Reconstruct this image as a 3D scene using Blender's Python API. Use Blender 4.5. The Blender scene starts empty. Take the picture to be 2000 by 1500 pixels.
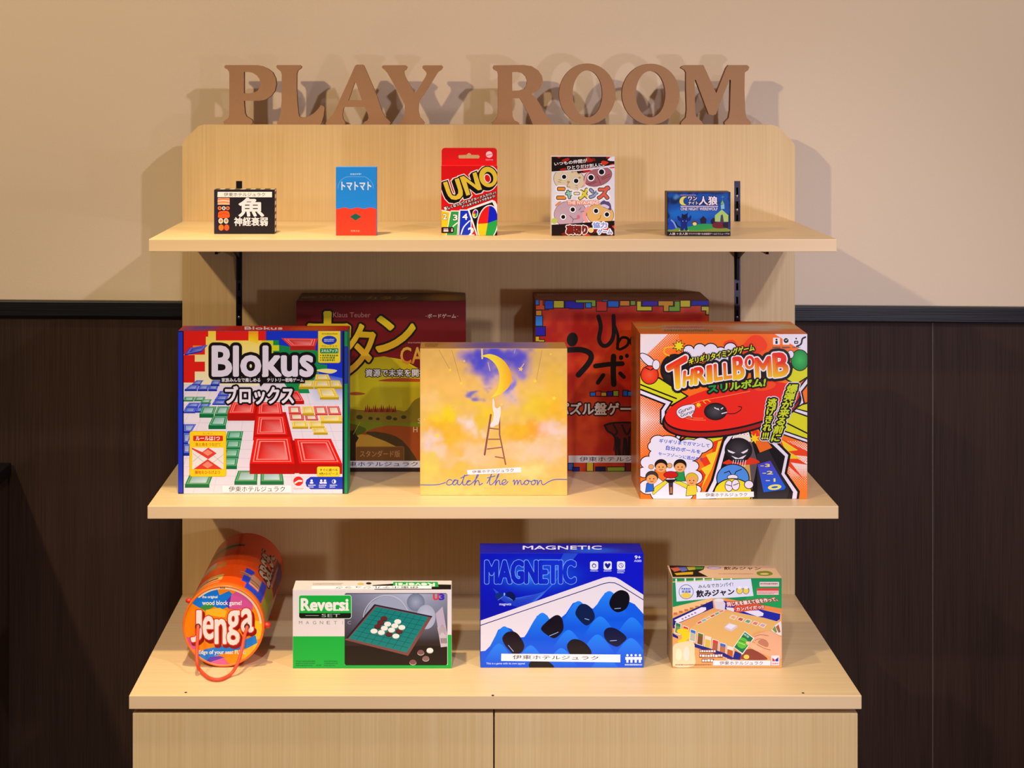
import bpy, bmesh, math, random
import numpy as np
from mathutils import Vector
from mathutils.geometry import tessellate_polygon

# ------------------------------------------------------------------ camera, world, lights
S = bpy.context.scene
COL = S.collection
FPX, VPX, VPY = 2981.0, 888.0, 152.0          # focal length and principal point in photo pixels
CX, CD, CZ = -0.061, 2.741, 1.55              # camera position (x, distance in front of the back panel, height)
cam = bpy.data.cameras.new('camera')
cam.sensor_width = 36.0
cam.lens = FPX * 36.0 / 2000.0
cam.shift_x = (1000 - VPX) / 2000.0
cam.shift_y = (VPY - 750) / 2000.0
camo = bpy.data.objects.new('camera', cam)
COL.objects.link(camo)
camo.location = (CX, -CD, CZ)
camo.rotation_euler = (math.pi / 2, 0, 0)
S.camera = camo

w = bpy.data.worlds.new('world')
S.world = w
w.use_nodes = True
w.node_tree.nodes['Background'].inputs[0].default_value = (1.0, 0.80, 0.62, 1)
w.node_tree.nodes['Background'].inputs[1].default_value = 0.14

def spot(name, loc, target, power, color, size=0.03, angle=120, blend=0.6):
    l = bpy.data.lights.new(name, 'SPOT')
    l.energy = power
    l.color = color
    l.shadow_soft_size = size
    l.spot_size = math.radians(angle)
    l.spot_blend = blend
    o = bpy.data.objects.new(name, l)
    COL.objects.link(o)
    o.location = loc
    o.rotation_euler = (Vector(target) - Vector(loc)).to_track_quat('-Z', 'Y').to_euler()
    return o

spot('downlight_warm', (-0.42, -0.64, 2.60), (-0.40, -0.64, 0.6), 96, (1.0, 0.86, 0.54), 0.035, 68, 1.0)
spot('downlight_centre', (0.55, -0.68, 2.60), (0.45, -0.55, 0.6), 5, (1.0, 0.84, 0.66), 0.035, 72, 1.0)
spot('downlight_far', (-1.52, -2.05, 2.50), (-0.1, 0.0, 1.25), 97, (1.0, 0.80, 0.48), 0.04, 120, 0.8)
spot('downlight_near', (1.43, -1.85, 2.80), (0.3, -0.1, 1.1), 72, (0.95, 0.92, 1.04), 0.04, 100, 0.8)
spot('fill_spot_front', (-0.30, -2.60, 2.60), (-0.24, -0.40, 0.26), 128, (0.87, 0.93, 1.12), 0.06, 42, 1.0)  # added fill light, brightens the lower fronts and spares the upper wall
spot('fill_spot_cool', (0.95, -2.60, 2.30), (0.52, -0.30, 1.00), 50, (0.84, 0.91, 1.26), 0.06, 34, 1.0)  # added cool fill for the right shelf ends, no fitting of the room
spot('cool_lamp', (1.26, -2.07, 1.05), (0.45, 0.0, 0.85), 34, (0.92, 0.90, 1.05), 0.05, 58, 1.0)

S.view_settings.view_transform = 'Standard'
S.view_settings.look = 'None'
S.view_settings.gamma = 1
S.view_settings.use_curve_mapping = False
S.view_settings.exposure = 0.25

# ------------------------------------------------------------------ helpers
rnd = random.Random(7)

def lin(h):
    h = h.lstrip('#')
    out = []
    for i in (0, 2, 4):
        c = int(h[i:i + 2], 16) / 255.0
        out.append(c / 12.92 if c <= 0.04045 else ((c + 0.055) / 1.055) ** 2.4)
    return tuple(out)

def node_mat(name):
    m = bpy.data.materials.new(name)
    m.use_nodes = True
    nt = m.node_tree
    return m, nt, nt.nodes['Principled BSDF']

def plain(name, col, rough=0.5, metal=0.0, bump=0.0, bscale=200.0, var=0.06):
    m, nt, b = node_mat(name)
    c = lin(col)
    tc = nt.nodes.new('ShaderNodeTexCoord')
    nz = nt.nodes.new('ShaderNodeTexNoise')
    nz.inputs['Scale'].default_value = bscale
    nz.inputs['Detail'].default_value = 3
    nt.links.new(tc.outputs['Object'], nz.inputs['Vector'])
    mx = nt.nodes.new('ShaderNodeMix')
    mx.data_type = 'RGBA'
    mx.inputs[6].default_value = (*[x * (1 - var) for x in c], 1)
    mx.inputs[7].default_value = (*[min(1, x * (1 + var)) for x in c], 1)
    nt.links.new(nz.outputs['Fac'], mx.inputs[0])
    nt.links.new(mx.outputs[2], b.inputs['Base Color'])
    b.inputs['Roughness'].default_value = rough
    b.inputs['Metallic'].default_value = metal
    if bump:
        bp = nt.nodes.new('ShaderNodeBump')
        bp.inputs['Strength'].default_value = bump
        bp.inputs['Distance'].default_value = 0.001
        nt.links.new(nz.outputs['Fac'], bp.inputs['Height'])
        nt.links.new(bp.outputs['Normal'], b.inputs['Normal'])
    return m

def wood(name, dark, light, axis='Z', fine=260.0, rough=0.42, bump=0.05, contrast=(0.3, 0.7), broad=9.0):
    """straight-grained laminate: noise stretched along one axis, two scales"""
    m, nt, b = node_mat(name)
    tc = nt.nodes.new('ShaderNodeTexCoord')
    def layer(scale, stretch):
        mp = nt.nodes.new('ShaderNodeMapping')
        v = [scale, scale, scale]
        v['XYZ'.index(axis)] = scale * stretch
        mp.inputs['Scale'].default_value = v
        nt.links.new(tc.outputs['Object'], mp.inputs['Vector'])
        nz = nt.nodes.new('ShaderNodeTexNoise')
        nz.inputs['Scale'].default_value = 1.0
        nz.inputs['Detail'].default_value = 2.0
        nt.links.new(mp.outputs['Vector'], nz.inputs['Vector'])
        return nz
    a, c = layer(fine, 0.012), layer(broad, 0.06)
    add = nt.nodes.new('ShaderNodeMath')
    add.operation = 'MULTIPLY_ADD'
    add.inputs[1].default_value = 0.65
    nt.links.new(a.outputs['Fac'], add.inputs[0])
    mul = nt.nodes.new('ShaderNodeMath')
    mul.operation = 'MULTIPLY'
    mul.inputs[1].default_value = 0.35
    nt.links.new(c.outputs['Fac'], mul.inputs[0])
    nt.links.new(mul.outputs[0], add.inputs[2])
    r = nt.nodes.new('ShaderNodeValToRGB')
    r.color_ramp.elements[0].position = contrast[0]
    r.color_ramp.elements[1].position = contrast[1]
    r.color_ramp.elements[0].color = (*lin(dark), 1)
    r.color_ramp.elements[1].color = (*lin(light), 1)
    nt.links.new(add.outputs[0], r.inputs['Fac'])
    nt.links.new(r.outputs['Color'], b.inputs['Base Color'])
    b.inputs['Roughness'].default_value = rough
    bp = nt.nodes.new('ShaderNodeBump')
    bp.inputs['Strength'].default_value = bump
    bp.inputs['Distance'].default_value = 0.0008
    nt.links.new(a.outputs['Fac'], bp.inputs['Height'])
    nt.links.new(bp.outputs['Normal'], b.inputs['Normal'])
    return m

def print_mat(name, rough):
    m, nt, b = node_mat(name)
    at = nt.nodes.new('ShaderNodeAttribute')
    at.attribute_name = 'ink'
    nt.links.new(at.outputs['Color'], b.inputs['Base Color'])
    b.inputs['Roughness'].default_value = rough
    b.inputs['Specular IOR Level'].default_value = 0.35
    return m

M_PRINT = print_mat('printed_card', 0.45)
M_GLOSS = print_mat('printed_gloss_card', 0.28)
M_WALL = plain('beige_wallpaper', '#e2cab0', 0.75, 0, 0.25, 900, 0.04)
M_MAPLE = wood('maple_laminate_vertical', '#d3ae78', '#dfc08e', 'Z', fine=330)
M_MAPLE_H = wood('maple_laminate_horizontal', '#d9b47f', '#e3c492', 'X', fine=260)
M_EDGE = wood('maple_edge_band', '#deb98c', '#e7c69c', 'X', fine=60, contrast=(0.2, 0.8))
M_DARK = wood('dark_oak_panel', '#23160f', '#452e24', 'Z', fine=520, rough=0.62, bump=0.12, contrast=(0.25, 0.8), broad=30)
M_DARK.node_tree.nodes['Principled BSDF'].inputs['Specular IOR Level'].default_value = 0.2
M_RAIL = wood('black_oak_rail', '#050407', '#100e16', 'X', fine=400, rough=0.42, bump=0.5)
M_RAIL.node_tree.nodes['Principled BSDF'].inputs['Specular IOR Level'].default_value = 0.3
M_SLOT = plain('dark_steel', '#3c3a46', 0.28, 1.0)
M_MDF = plain('brown_fibreboard', '#a57a58', 0.8, 0, 0.15, 700, 0.07)
M_MDFSIDE = plain('fibreboard_cut_edge', '#7d5536', 0.85, 0, 0.2, 700, 0.1)
M_CHROME = plain('grey_metal', '#8c8a94', 0.3, 1.0)
M_BLACK = plain('black_gap', '#0a0806', 0.6)
M_FLOOR = plain('dark_carpet', '#4a3a2e', 0.95, 0, 0.5, 300, 0.2)

def link(o, parent=None):
    COL.objects.link(o)
    if parent is not None:
        o.parent = parent
    return o

def empty(name, loc, label=None, cat=None, group=None, kind=None):
    o = link(bpy.data.objects.new(name, None))
    o.location = loc
    o.empty_display_size = 0.05
    tag(o, label, cat, group, kind)
    return o

def tag(o, label=None, cat=None, group=None, kind=None):
    if label: o['label'] = label
    if cat: o['category'] = cat
    if group: o['group'] = group
    if kind: o['kind'] = kind
    return o

def mesh_obj(name, verts, faces, mat, parent=None, smooth=False):
    me = bpy.data.meshes.new(name)
    me.from_pydata([tuple(v) for v in verts], [], [tuple(f) for f in faces])
    for mm in (mat if isinstance(mat, (list, tuple)) else [mat]):
        me.materials.append(mm)
    if smooth:
        me.polygons.foreach_set('use_smooth', [True] * len(me.polygons))
    me.update()
    return link(bpy.data.objects.new(name, me), parent)

def box(name, x0, x1, y0, y1, z0, z1, mat, parent=None, bevel=0.0, front=None):
    """box in the parent's coordinates; front = material index 1 for the -y face"""
    bm = bmesh.new()
    vs = [bm.verts.new(p) for p in ((x0, y0, z0), (x1, y0, z0), (x1, y1, z0), (x0, y1, z0),
                                    (x0, y0, z1), (x1, y0, z1), (x1, y1, z1), (x0, y1, z1))]
    for f in ((0, 3, 2, 1), (4, 5, 6, 7), (0, 1, 5, 4), (1, 2, 6, 5), (2, 3, 7, 6), (3, 0, 4, 7)):
        bm.faces.new([vs[i] for i in f])
    if bevel:
        bmesh.ops.bevel(bm, geom=bm.edges[:], offset=bevel, segments=2, affect='EDGES', profile=0.6)
    me = bpy.data.meshes.new(name)
    me.materials.append(mat)
    if front:
        me.materials.append(front)
        bm.normal_update()
        for f in bm.faces:
            if f.normal.y < -0.9 or abs(f.normal.x) > 0.9:
                f.material_index = 1
    bm.to_mesh(me)
    bm.free()
    return link(bpy.data.objects.new(name, me), parent)

def extrude_poly(name, outer, holes, y0, y1, mats, parent=None):
    """outline in (x, z), extruded along y; mats = face material, edge material"""
    loops = [outer] + holes
    tris = tessellate_polygon([[Vector((p[0], p[1], 0)) for p in l] for l in loops])
    flat = [p for l in loops for p in l]
    n = len(flat)
    V = [(p[0], y0, p[1]) for p in flat] + [(p[0], y1, p[1]) for p in flat]
    F, idx = [], []
    for t in tris:
        a, b_, c = (flat[i] for i in t)
        cr = (b_[0] - a[0]) * (c[1] - a[1]) - (b_[1] - a[1]) * (c[0] - a[0])
        t = tuple(t) if cr > 0 else tuple(reversed(t))
        F.append(t); idx.append(0)
        F.append(tuple(i + n for i in reversed(t))); idx.append(0)
    s = 0
    for l in loops:
        k = len(l)
        for i in range(k):
            a, b_ = s + i, s + (i + 1) % k
            F.append((a, a + n, b_ + n, b_)); idx.append(1)
        s += k
    me = bpy.data.meshes.new(name)
    me.from_pydata(V, [], F)
    for mm in mats:
        me.materials.append(mm)
    me.polygons.foreach_set('material_index', idx)
    bm = bmesh.new(); bm.from_mesh(me)
    bmesh.ops.recalc_face_normals(bm, faces=bm.faces)
    bm.to_mesh(me); bm.free()
    return link(bpy.data.objects.new(name, me), parent)

def catmull(pts, closed=False, n=6):
    P = [np.array(p, float) for p in pts]
    out = []
    m = len(P)
    rng = range(m) if closed else range(m - 1)
    for i in rng:
        if closed:
            p0, p1, p2, p3 = P[i - 1], P[i], P[(i + 1) % m], P[(i + 2) % m]
        else:
            p0, p1, p2, p3 = P[max(i - 1, 0)], P[i], P[i + 1], P[min(i + 2, m - 1)]
        for k in range(n):
            t = k / n
            out.append(0.5 * (2 * p1 + (p2 - p0) * t + (2 * p0 - 5 * p1 + 4 * p2 - p3) * t * t + (3 * p1 - p0 - 3 * p2 + p3) * t ** 3))
    if not closed:
        out.append(P[-1])
    return [tuple(p) for p in out]

def tube(name, pts, r, mat, parent=None, n=8, sm=6):
    P = [Vector(p) for p in catmull(pts, False, sm)]
    V, F = [], []
    for i, p in enumerate(P):
        d = (P[min(i + 1, len(P) - 1)] - P[max(i - 1, 0)]).normalized()
        a = d.cross(Vector((0, 1, 0.01)))
        if a.length < 1e-4: a = d.cross(Vector((1, 0, 0)))
        a.normalize()
        b_ = d.cross(a)
        for k in range(n):
            t = 2 * math.pi * k / n
            V.append(p + r * (math.cos(t) * a + math.sin(t) * b_))
    for i in range(len(P) - 1):
        for k in range(n):
            F.append((i * n + k, i * n + (k + 1) % n, (i + 1) * n + (k + 1) % n, (i + 1) * n + k))
    F.append(tuple(range(n)))
    F.append(tuple(reversed(range((len(P) - 1) * n, len(P) * n))))
    return mesh_obj(name, V, F, mat, parent, True)

def lathe(name, prof, center, mat, parent=None, n=48, axis='Y'):
    """profile of (radius, distance along the axis)"""
    V, F = [], []
    for r, d in prof:
        for k in range(n):
            t = 2 * math.pi * k / n
            V.append((center[0] + r * math.sin(t), center[1] + d, center[2] + r * math.cos(t)))
    for i in range(len(prof) - 1):
        for k in range(n):
            F.append((i * n + k, i * n + (k + 1) % n, (i + 1) * n + (k + 1) % n, (i + 1) * n + k))
    o = mesh_obj(name, V, F, mat, parent, True)
    bm = bmesh.new(); bm.from_mesh(o.data)
    bmesh.ops.recalc_face_normals(bm, faces=bm.faces)
    bm.to_mesh(o.data); bm.free()
    return o

# photo pixel -> point on a plane of the place
def on_front(px, py, y):
    s = FPX / (CD + y)
    return ((px - VPX) / s + CX, y, CZ - (py - VPY) / s)

def on_level(px, py, z):
    s = (py - VPY) / (CZ - z)
    return ((px - VPX) / s + CX, FPX / s - CD, z)

def on_side(px, py, x):
    s = (px - VPX) / (x - CX)
    return (x, FPX / s - CD, CZ - (py - VPY) / s)

# ------------------------------------------------------------------ flat print (lettering and artwork on boxes)
_txt = {}
def text_geo(s):
    key = s
    if key in _txt: return _txt[key]
    cu = bpy.data.curves.new('lettering', 'FONT')
    cu.body = s
    cu.size = 1.0
    cu.resolution_u = 3
    cu.align_x = 'CENTER'
    cu.space_line = 0.95
    o = bpy.data.objects.new('lettering', cu)
    COL.objects.link(o)
    dg = bpy.context.evaluated_depsgraph_get()
    me = bpy.data.meshes.new_from_object(o.evaluated_get(dg))
    V = np.array([v.co[:2] for v in me.vertices], float).reshape(-1, 2)
    F = [tuple(p.vertices) for p in me.polygons]
    bpy.data.meshes.remove(me)
    bpy.data.objects.remove(o)
    bpy.data.curves.remove(cu)
    _txt[key] = (V, F)
    return _txt[key]

class Art:
    """flat print on one face. Coordinates are given in a zoomed crop of the photo: (x0, y0, scale)"""
    EPS = 0.000012
    def __init__(s, plane, value, rect, base, crop=(0, 0, 1.0), lift=0.00015):
        s.plane, s.value, s.rect, s.base, s.crop, s.lift = plane, value, rect, base, crop, lift
        s.V, s.F, s.C, s.h, s.step = [], [], [], lift, 1.0
        s.H = np.full((96, 96), lift)          # height reached so far over the face, so that only overlapping print stacks up
    def ab(s, x, y):
        px, py = s.crop[0] + x * s.crop[2], s.crop[1] + y * s.crop[2]
        if s.plane == 'front':
            p = on_front(px, py, s.value); return p[0], p[2]
        if s.plane == 'top':
            p = on_level(px, py, s.value); return p[0], p[1]
        p = on_side(px, py, s.value); return p[1], p[2]
    def p3(s, a, b):
        h = s.h
        bx, by, bz = s.base
        if s.plane == 'front': return (a - bx, s.value - h - by, b - bz)
        if s.plane == 'top': return (a - bx, b - by, s.value + h - bz)
        sg = 1 if s.value < CX else -1
        return (s.value + sg * h - bx, a - by, b - bz)
    def add(s, pts, faces, cols):
        """pts: crop coordinates; cols: one colour or one per point"""
        one = not isinstance(cols, list)
        Q = [s.ab(*p) for p in pts]
        s.add_ab(Q, faces, cols, one)
    def add_ab(s, Q, faces, cols, one):
        a0, b0, a1, b1 = s.rect
        s.raise_over(Q)
        inside = [a0 <= q[0] <= a1 and b0 <= q[1] <= b1 for q in Q]
        remap = {}
        for f in faces:
            if all(inside[i] for i in f):
                out = []
                for i in f:
                    if i not in remap:
                        remap[i] = len(s.V)
                        s.V.append(s.p3(*Q[i])); s.C.append(cols if one else cols[i])
                    out.append(remap[i])
                s.F.append(tuple(out))
                continue
            poly = [(Q[i][0], Q[i][1], np.array(cols if one else cols[i], float)) for i in f]
            for ax, lim, sg in ((0, a0, 1), (0, a1, -1), (1, b0, 1), (1, b1, -1)):
                res = []
                for i in range(len(poly)):
                    p, q = poly[i - 1], poly[i]
                    dp, dq = (p[ax] - lim) * sg, (q[ax] - lim) * sg
                    if (dp >= 0) != (dq >= 0):
                        t = dp / (dp - dq)
                        res.append((p[0] + (q[0] - p[0]) * t, p[1] + (q[1] - p[1]) * t, p[2] + (q[2] - p[2]) * t))
                    if dq >= 0: res.append(q)
                poly = res
                if len(poly) < 3: break
            if len(poly) >= 3:
                st = len(s.V)
                for p in poly:
                    s.V.append(s.p3(p[0], p[1])); s.C.append(tuple(p[2]))
                s.F.append(tuple(range(st, st + len(poly))))
    def up(s, d=1.0): s.step = d
    def raise_over(s, Q):
        a0, b0, a1, b1 = s.rect
        n = s.H.shape[0]
        A = [min(n - 1, max(0, int((q[0] - a0) / (a1 - a0) * n))) for q in Q]
        B = [min(n - 1, max(0, int((q[1] - b0) / (b1 - b0) * n))) for q in Q]
        w = s.H[min(A):max(A) + 1, min(B):max(B) + 1]
        s.h = w.max() + s.EPS * s.step
        w[:] = s.h
    def poly(s, pts, col, smooth=0, edge=None, ew=6):
        if smooth: pts = catmull(pts, True, smooth)
        if edge:
            s.line(list(pts), ew * 2, edge, closed=True)
        s.up()
        tr = tessellate_polygon([[Vector((p[0], p[1], 0)) for p in pts]])
        c = [tuple(col(*p)) for p in pts] if callable(col) else lin(col)
        s.add(pts, tr, c)
    def rect_(s, x0, y0, x1, y1, col): s.poly([(x0, y0), (x1, y0), (x1, y1), (x0, y1)], col)
    def rects(s, L, col):
        s.up()
        for x0, y0, x1, y1 in L:
            s.up(0.1)
            s.add([(x0, y0), (x1, y0), (x1, y1), (x0, y1)], [(0, 1, 2, 3)], lin(col))
    def ell(s, cx, cy, rx, ry, col, rot=0, n=28, edge=None, ew=6, a0=0, a1=360, inner=None):
        if edge: s.ell(cx, cy, rx + ew, ry + ew, edge, rot, n, a0=a0, a1=a1)
        s.up()
        c_, s_ = math.cos(math.radians(rot)), math.sin(math.radians(rot))
        pts = [(cx, cy)]
        full = a1 - a0 >= 360
        k = n if full else n + 1
        for i in range(k):
            t = math.radians(a0 + (a1 - a0) * i / n)
            u, v = rx * math.cos(t), ry * math.sin(t)
            pts.append((cx + u * c_ - v * s_, cy + u * s_ + v * c_))
        F = [(0, i, i + 1) for i in range(1, k)] + ([(0, k, 1)] if full else [])
        s.add(pts, F, [lin(inner)] + [lin(col)] * k if inner else lin(col))
    def dots(s, L, col, n=6):
        s.up()
        if L:
            s.add([(cx + r * math.cos(2 * math.pi * i / n), cy + r * math.sin(2 * math.pi * i / n)) for cx, cy, r in L for i in range(n)],
                  [tuple(range(j * n, j * n + n)) for j in range(len(L))], lin(col))
    def rrect(s, x0, y0, x1, y1, r, col, edge=None, ew=4):
        if edge: s.rrect(x0 - ew, y0 - ew, x1 + ew, y1 + ew, r + ew, edge)
        pts = []
        for cx, cy, a in ((x1 - r, y0 + r, -90), (x1 - r, y1 - r, 0), (x0 + r, y1 - r, 90), (x0 + r, y0 + r, 180)):
            for i in range(5):
                t = math.radians(a + 22.5 * i)
                pts.append((cx + r * math.cos(t), cy + r * math.sin(t)))
        s.poly(pts, col)
    def line(s, pts, w, col, smooth=0, closed=False, taper=False):
        """ribbon with mitred joints; it climbs a hair along its length so that loops may cross"""
        if smooth: pts = catmull(pts, closed, smooth)
        P = [np.array(p, float) for p in pts]
        P = [p for i, p in enumerate(P) if i == 0 or np.hypot(*(p - P[i - 1])) > 1e-6]
        if closed and np.hypot(*(P[0] - P[-1])) < 1e-6: P.pop()
        n = len(P)
        if n < 2: return
        s.up()
        c = lin(col)
        nrm = []
        for i in range(n if closed else n - 1):
            d = P[(i + 1) % n] - P[i]
            nrm.append(np.array((-d[1], d[0])) / np.hypot(*d))
        L, R = [], []
        for i in range(n):
            if closed: a, b = nrm[i - 1], nrm[i]
            else: a, b = nrm[max(i - 1, 0)], nrm[min(i, n - 2)]
            m = a + b
            l = np.hypot(*m)
            m = b if l < 0.3 else m / l
            f = min(1.6, 1 / max(0.3, float(np.dot(m, b))))
            hw = w / 2 * f * (1 - 0.75 * i / n if taper else 1)
            L.append(P[i] + m * hw); R.append(P[i] - m * hw)
        for i in range(n if closed else n - 1):
            j = (i + 1) % n
            s.up(0.05)
            s.add([tuple(L[i]), tuple(L[j]), tuple(R[j]), tuple(R[i])], [(0, 1, 2, 3)], c)
        if not closed and w > 5:
            for p, q in ((P[0], P[1]), (P[-1], P[-2])):
                d = (p - q) / np.hypot(*(p - q))
                t0 = math.atan2(d[1], d[0])
                s.add([(p[0] + w / 2 * math.cos(t0 + k * math.pi / 6), p[1] + w / 2 * math.sin(t0 + k * math.pi / 6)) for k in range(-3, 4)], [tuple(range(7))], c)
    def text(s, t, q, col, bold=0.0, out=(), dx=0, dy=0):
        """q: (x0, y0, x1, y1) or four corners (tl, tr, br, bl); out: [(radius, colour)] drawn beneath, widest first"""
        V, F = text_geo(t)
        if len(V) == 0: return
        lo, hi = V.min(0), V.max(0)
        if not isinstance(q[0], (tuple, list)):
            x0, y0, x1, y1 = q
            q = [(x0, y0), (x1, y0), (x1, y1), (x0, y1)]
        tl, tr, br, bl = [np.array(p, float) for p in q]
        em = min(np.hypot(*(tr - tl)) / (hi[0] - lo[0]), np.hypot(*(bl - tl)) / (hi[1] - lo[1]) if hi[1] - lo[1] > .3 else 1e9)
        rb = bold * em                                    # strokes thickened by this much on every side
        u = ((V[:, 0] - lo[0]) / (hi[0] - lo[0]))[:, None]
        v = ((hi[1] - V[:, 1]) / max(1e-6, hi[1] - lo[1]))[:, None]
        P = (1 - v) * ((1 - u) * tl + u * tr) + v * ((1 - u) * bl + u * br)
        def ring(r, c, n):
            for k in range(n):
                s.up(0.25)
                Q = P + np.array((math.cos(k * 2 * math.pi / n + .3), math.sin(k * 2 * math.pi / n + .3))) * r
                s.add([tuple(p) for p in Q], F, [tuple(c(*p)) for p in Q] if callable(c) else lin(c))
        for r, c in out:
            s.up()
            ring(r + rb, c, 10 if r + rb < 15 else 20)
        s.up()
        if rb > 0: ring(rb, col, 8)
        s.up(0.25)
        s.add([tuple(p) for p in P], F, [tuple(col(*p)) for p in P] if callable(col) else lin(col))
    def greek(s, x0, y0, x1, y1, col, rows=1, seed=1, gap=0.45):
        """lines of print too small to read in the photograph"""
        r = random.Random(seed)
        h = (y1 - y0) / (rows + (rows - 1) * gap)
        L = []
        for i in range(rows):
            yy = y0 + i * h * (1 + gap)
            x = x0
            end = x1 if i < rows - 1 or rows == 1 else x0 + (x1 - x0) * r.uniform(0.6, 1)
            while x < end:
                wd = h * r.uniform(0.5, 1.1)
                L.append((x, yy + h * r.uniform(0, .15), min(end, x + wd), yy + h * r.uniform(.8, 1)))
                x += wd + h * 0.28
        s.rects(L, col)
    def grid(s, fn, nx=60, ny=60):
        """whole-face colour field; fn(x, y) takes arrays of crop coordinates, returns an (n, 3) linear array"""
        s.up()
        a0, b0, a1, b1 = s.rect
        A, B = np.meshgrid(np.linspace(a0, a1, nx + 1), np.linspace(b0, b1, ny + 1))
        A, B = A.ravel(), B.ravel()
        if s.plane == 'front':
            sc = FPX / (CD + s.value)
            X = ((A - CX) * sc + VPX - s.crop[0]) / s.crop[2]
            Y = ((CZ - B) * sc + VPY - s.crop[1]) / s.crop[2]
        else:
            X, Y = (A - a0) / (a1 - a0), (B - b0) / (b1 - b0)
        C = np.clip(fn(X, Y), 0, 1)
        s.raise_over([(a0, b0), (a1, b1)])
        st = len(s.V)
        s.V += [s.p3(a, b) for a, b in zip(A, B)]
        s.C += [tuple(c) for c in C]
        n = nx + 1
        s.F += [(st + j * n + i, st + j * n + i + 1, st + (j + 1) * n + i + 1, st + (j + 1) * n + i) for j in range(ny) for i in range(nx)]
    def build(s, name, parent, mat=None, label=None):
        me = bpy.data.meshes.new(name)
        me.from_pydata(s.V, [], s.F)
        at = me.attributes.new('ink', 'FLOAT_COLOR', 'POINT')
        C = np.ones((len(s.V), 4), np.float32)
        C[:, :3] = np.array(s.C, np.float32).reshape(-1, 3)
        at.data.foreach_set('color', C.ravel())
        me.materials.append(mat or M_PRINT)
        me.update()
        o = link(bpy.data.objects.new(name, me), parent)
        if label: o['label'] = label
        return o

def vnoise(X, Y, f, seed=0):
    """smooth value noise on arrays"""
    r = np.random.RandomState(seed)
    T = r.rand(64, 64)
    x, y = X * f, Y * f
    xi, yi = np.floor(x).astype(int), np.floor(y).astype(int)
    fx, fy = x - xi, y - yi
    fx, fy = fx * fx * (3 - 2 * fx), fy * fy * (3 - 2 * fy)
    g = lambda i, j: T[i % 64, j % 64]
    return (g(xi, yi) * (1 - fx) + g(xi + 1, yi) * fx) * (1 - fy) + (g(xi, yi + 1) * (1 - fx) + g(xi + 1, yi + 1) * fx) * fy

def blobs(X, Y, base, L, warp=0.0, f=0.012, seed=3):
    """soft colour blobs painted one over another"""
    if warp:
        X, Y = X + warp * (vnoise(X, Y, f, seed) - .5) + .5 * warp * (vnoise(X, Y, f * 2.3, seed + 5) - .5), Y + warp * (vnoise(X, Y, f, seed + 1) - .5) + .5 * warp * (vnoise(X, Y, f * 2.3, seed + 6) - .5)
    C = np.tile(np.array(lin(base)), (len(X), 1))
    for cx, cy, rx, ry, col, st in L:
        d = ((X - cx) / rx) ** 2 + ((Y - cy) / ry) ** 2
        k = (st * np.exp(-d ** 1.6))[:, None]
        C = C * (1 - k) + np.array(lin(col)) * k
    return C

def vgrad(y0, c0, y1, c1):
    a, b = np.array(lin(c0)), np.array(lin(c1))
    return lambda x, y: a + (b - a) * min(1, max(0, (y - y0) / (y1 - y0)))

HOTEL = '伊東ホテルジュラク'

class GameBox:
    """upright box on a shelf. front = photo rectangle of its front face, rear_y = photo height of the rear top edge"""
    def __init__(s, name, label, z, front, rear_y, crop, body, label_side=None, depth=None, bevel=0.0007, cat='game box', group=None):
        x0, y0, x1, y1 = front
        f = on_level(x0, y1, z)
        s.y = f[1]
        s.z0 = z
        s.x0, s.x1 = on_front(x0, y1, s.y)[0], on_front(x1, y1, s.y)[0]
        s.z1 = on_front(x0, y0, s.y)[2]
        s.yb = min(-0.0015, s.y + depth if depth else on_level(x0, rear_y, s.z1)[1])
        s.base = ((s.x0 + s.x1) / 2, (s.y + s.yb) / 2, z)
        s.crop = crop
        s.root = empty(name, s.base, label, cat, group)
        bx, by, bz = s.base
        s.body = box('box_body', s.x0 - bx, s.x1 - bx, s.y - by, s.yb - by, 0.0004, s.z1 - bz, plain(name + '_card', body, 0.5), s.root, bevel)
    def front(s, inset=0.0004):
        i = inset
        s.fa = Art('front', s.y, (s.x0 + i, s.z0 + i, s.x1 - i, s.z1 - i), s.base, s.crop)
        return s.fa
    def top(s, inset=0.0004):
        i = inset
        s.ta = Art('top', s.z1, (s.x0 + i, s.y + i, s.x1 - i, s.yb - i), s.base, s.crop)
        return s.ta
    def side(s, inset=0.0004):
        i = inset
        v = s.x1 if s.x1 < CX else s.x0
        return Art('side', v, (s.y + i, s.z0 + i, s.yb - i, s.z1 - i), s.base, s.crop)
    def sticker(s, q, tq, plane='front', col='#efe8ee'):
        under = s.fa if plane == 'front' else s.ta
        a = s.front() if plane == 'front' else s.top()
        a.H[:] = under.H.max() + 0.0001
        if not isinstance(q[0], (tuple, list)):
            q = [(q[0], q[1]), (q[2], q[1]), (q[2], q[3]), (q[0], q[3])]
        a.poly(q, col)
        a.text(HOTEL, tq, '#1a1612', 0.004)
        return a.build('name_label', s.root, None, 'white paper label with black lettering')

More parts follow.
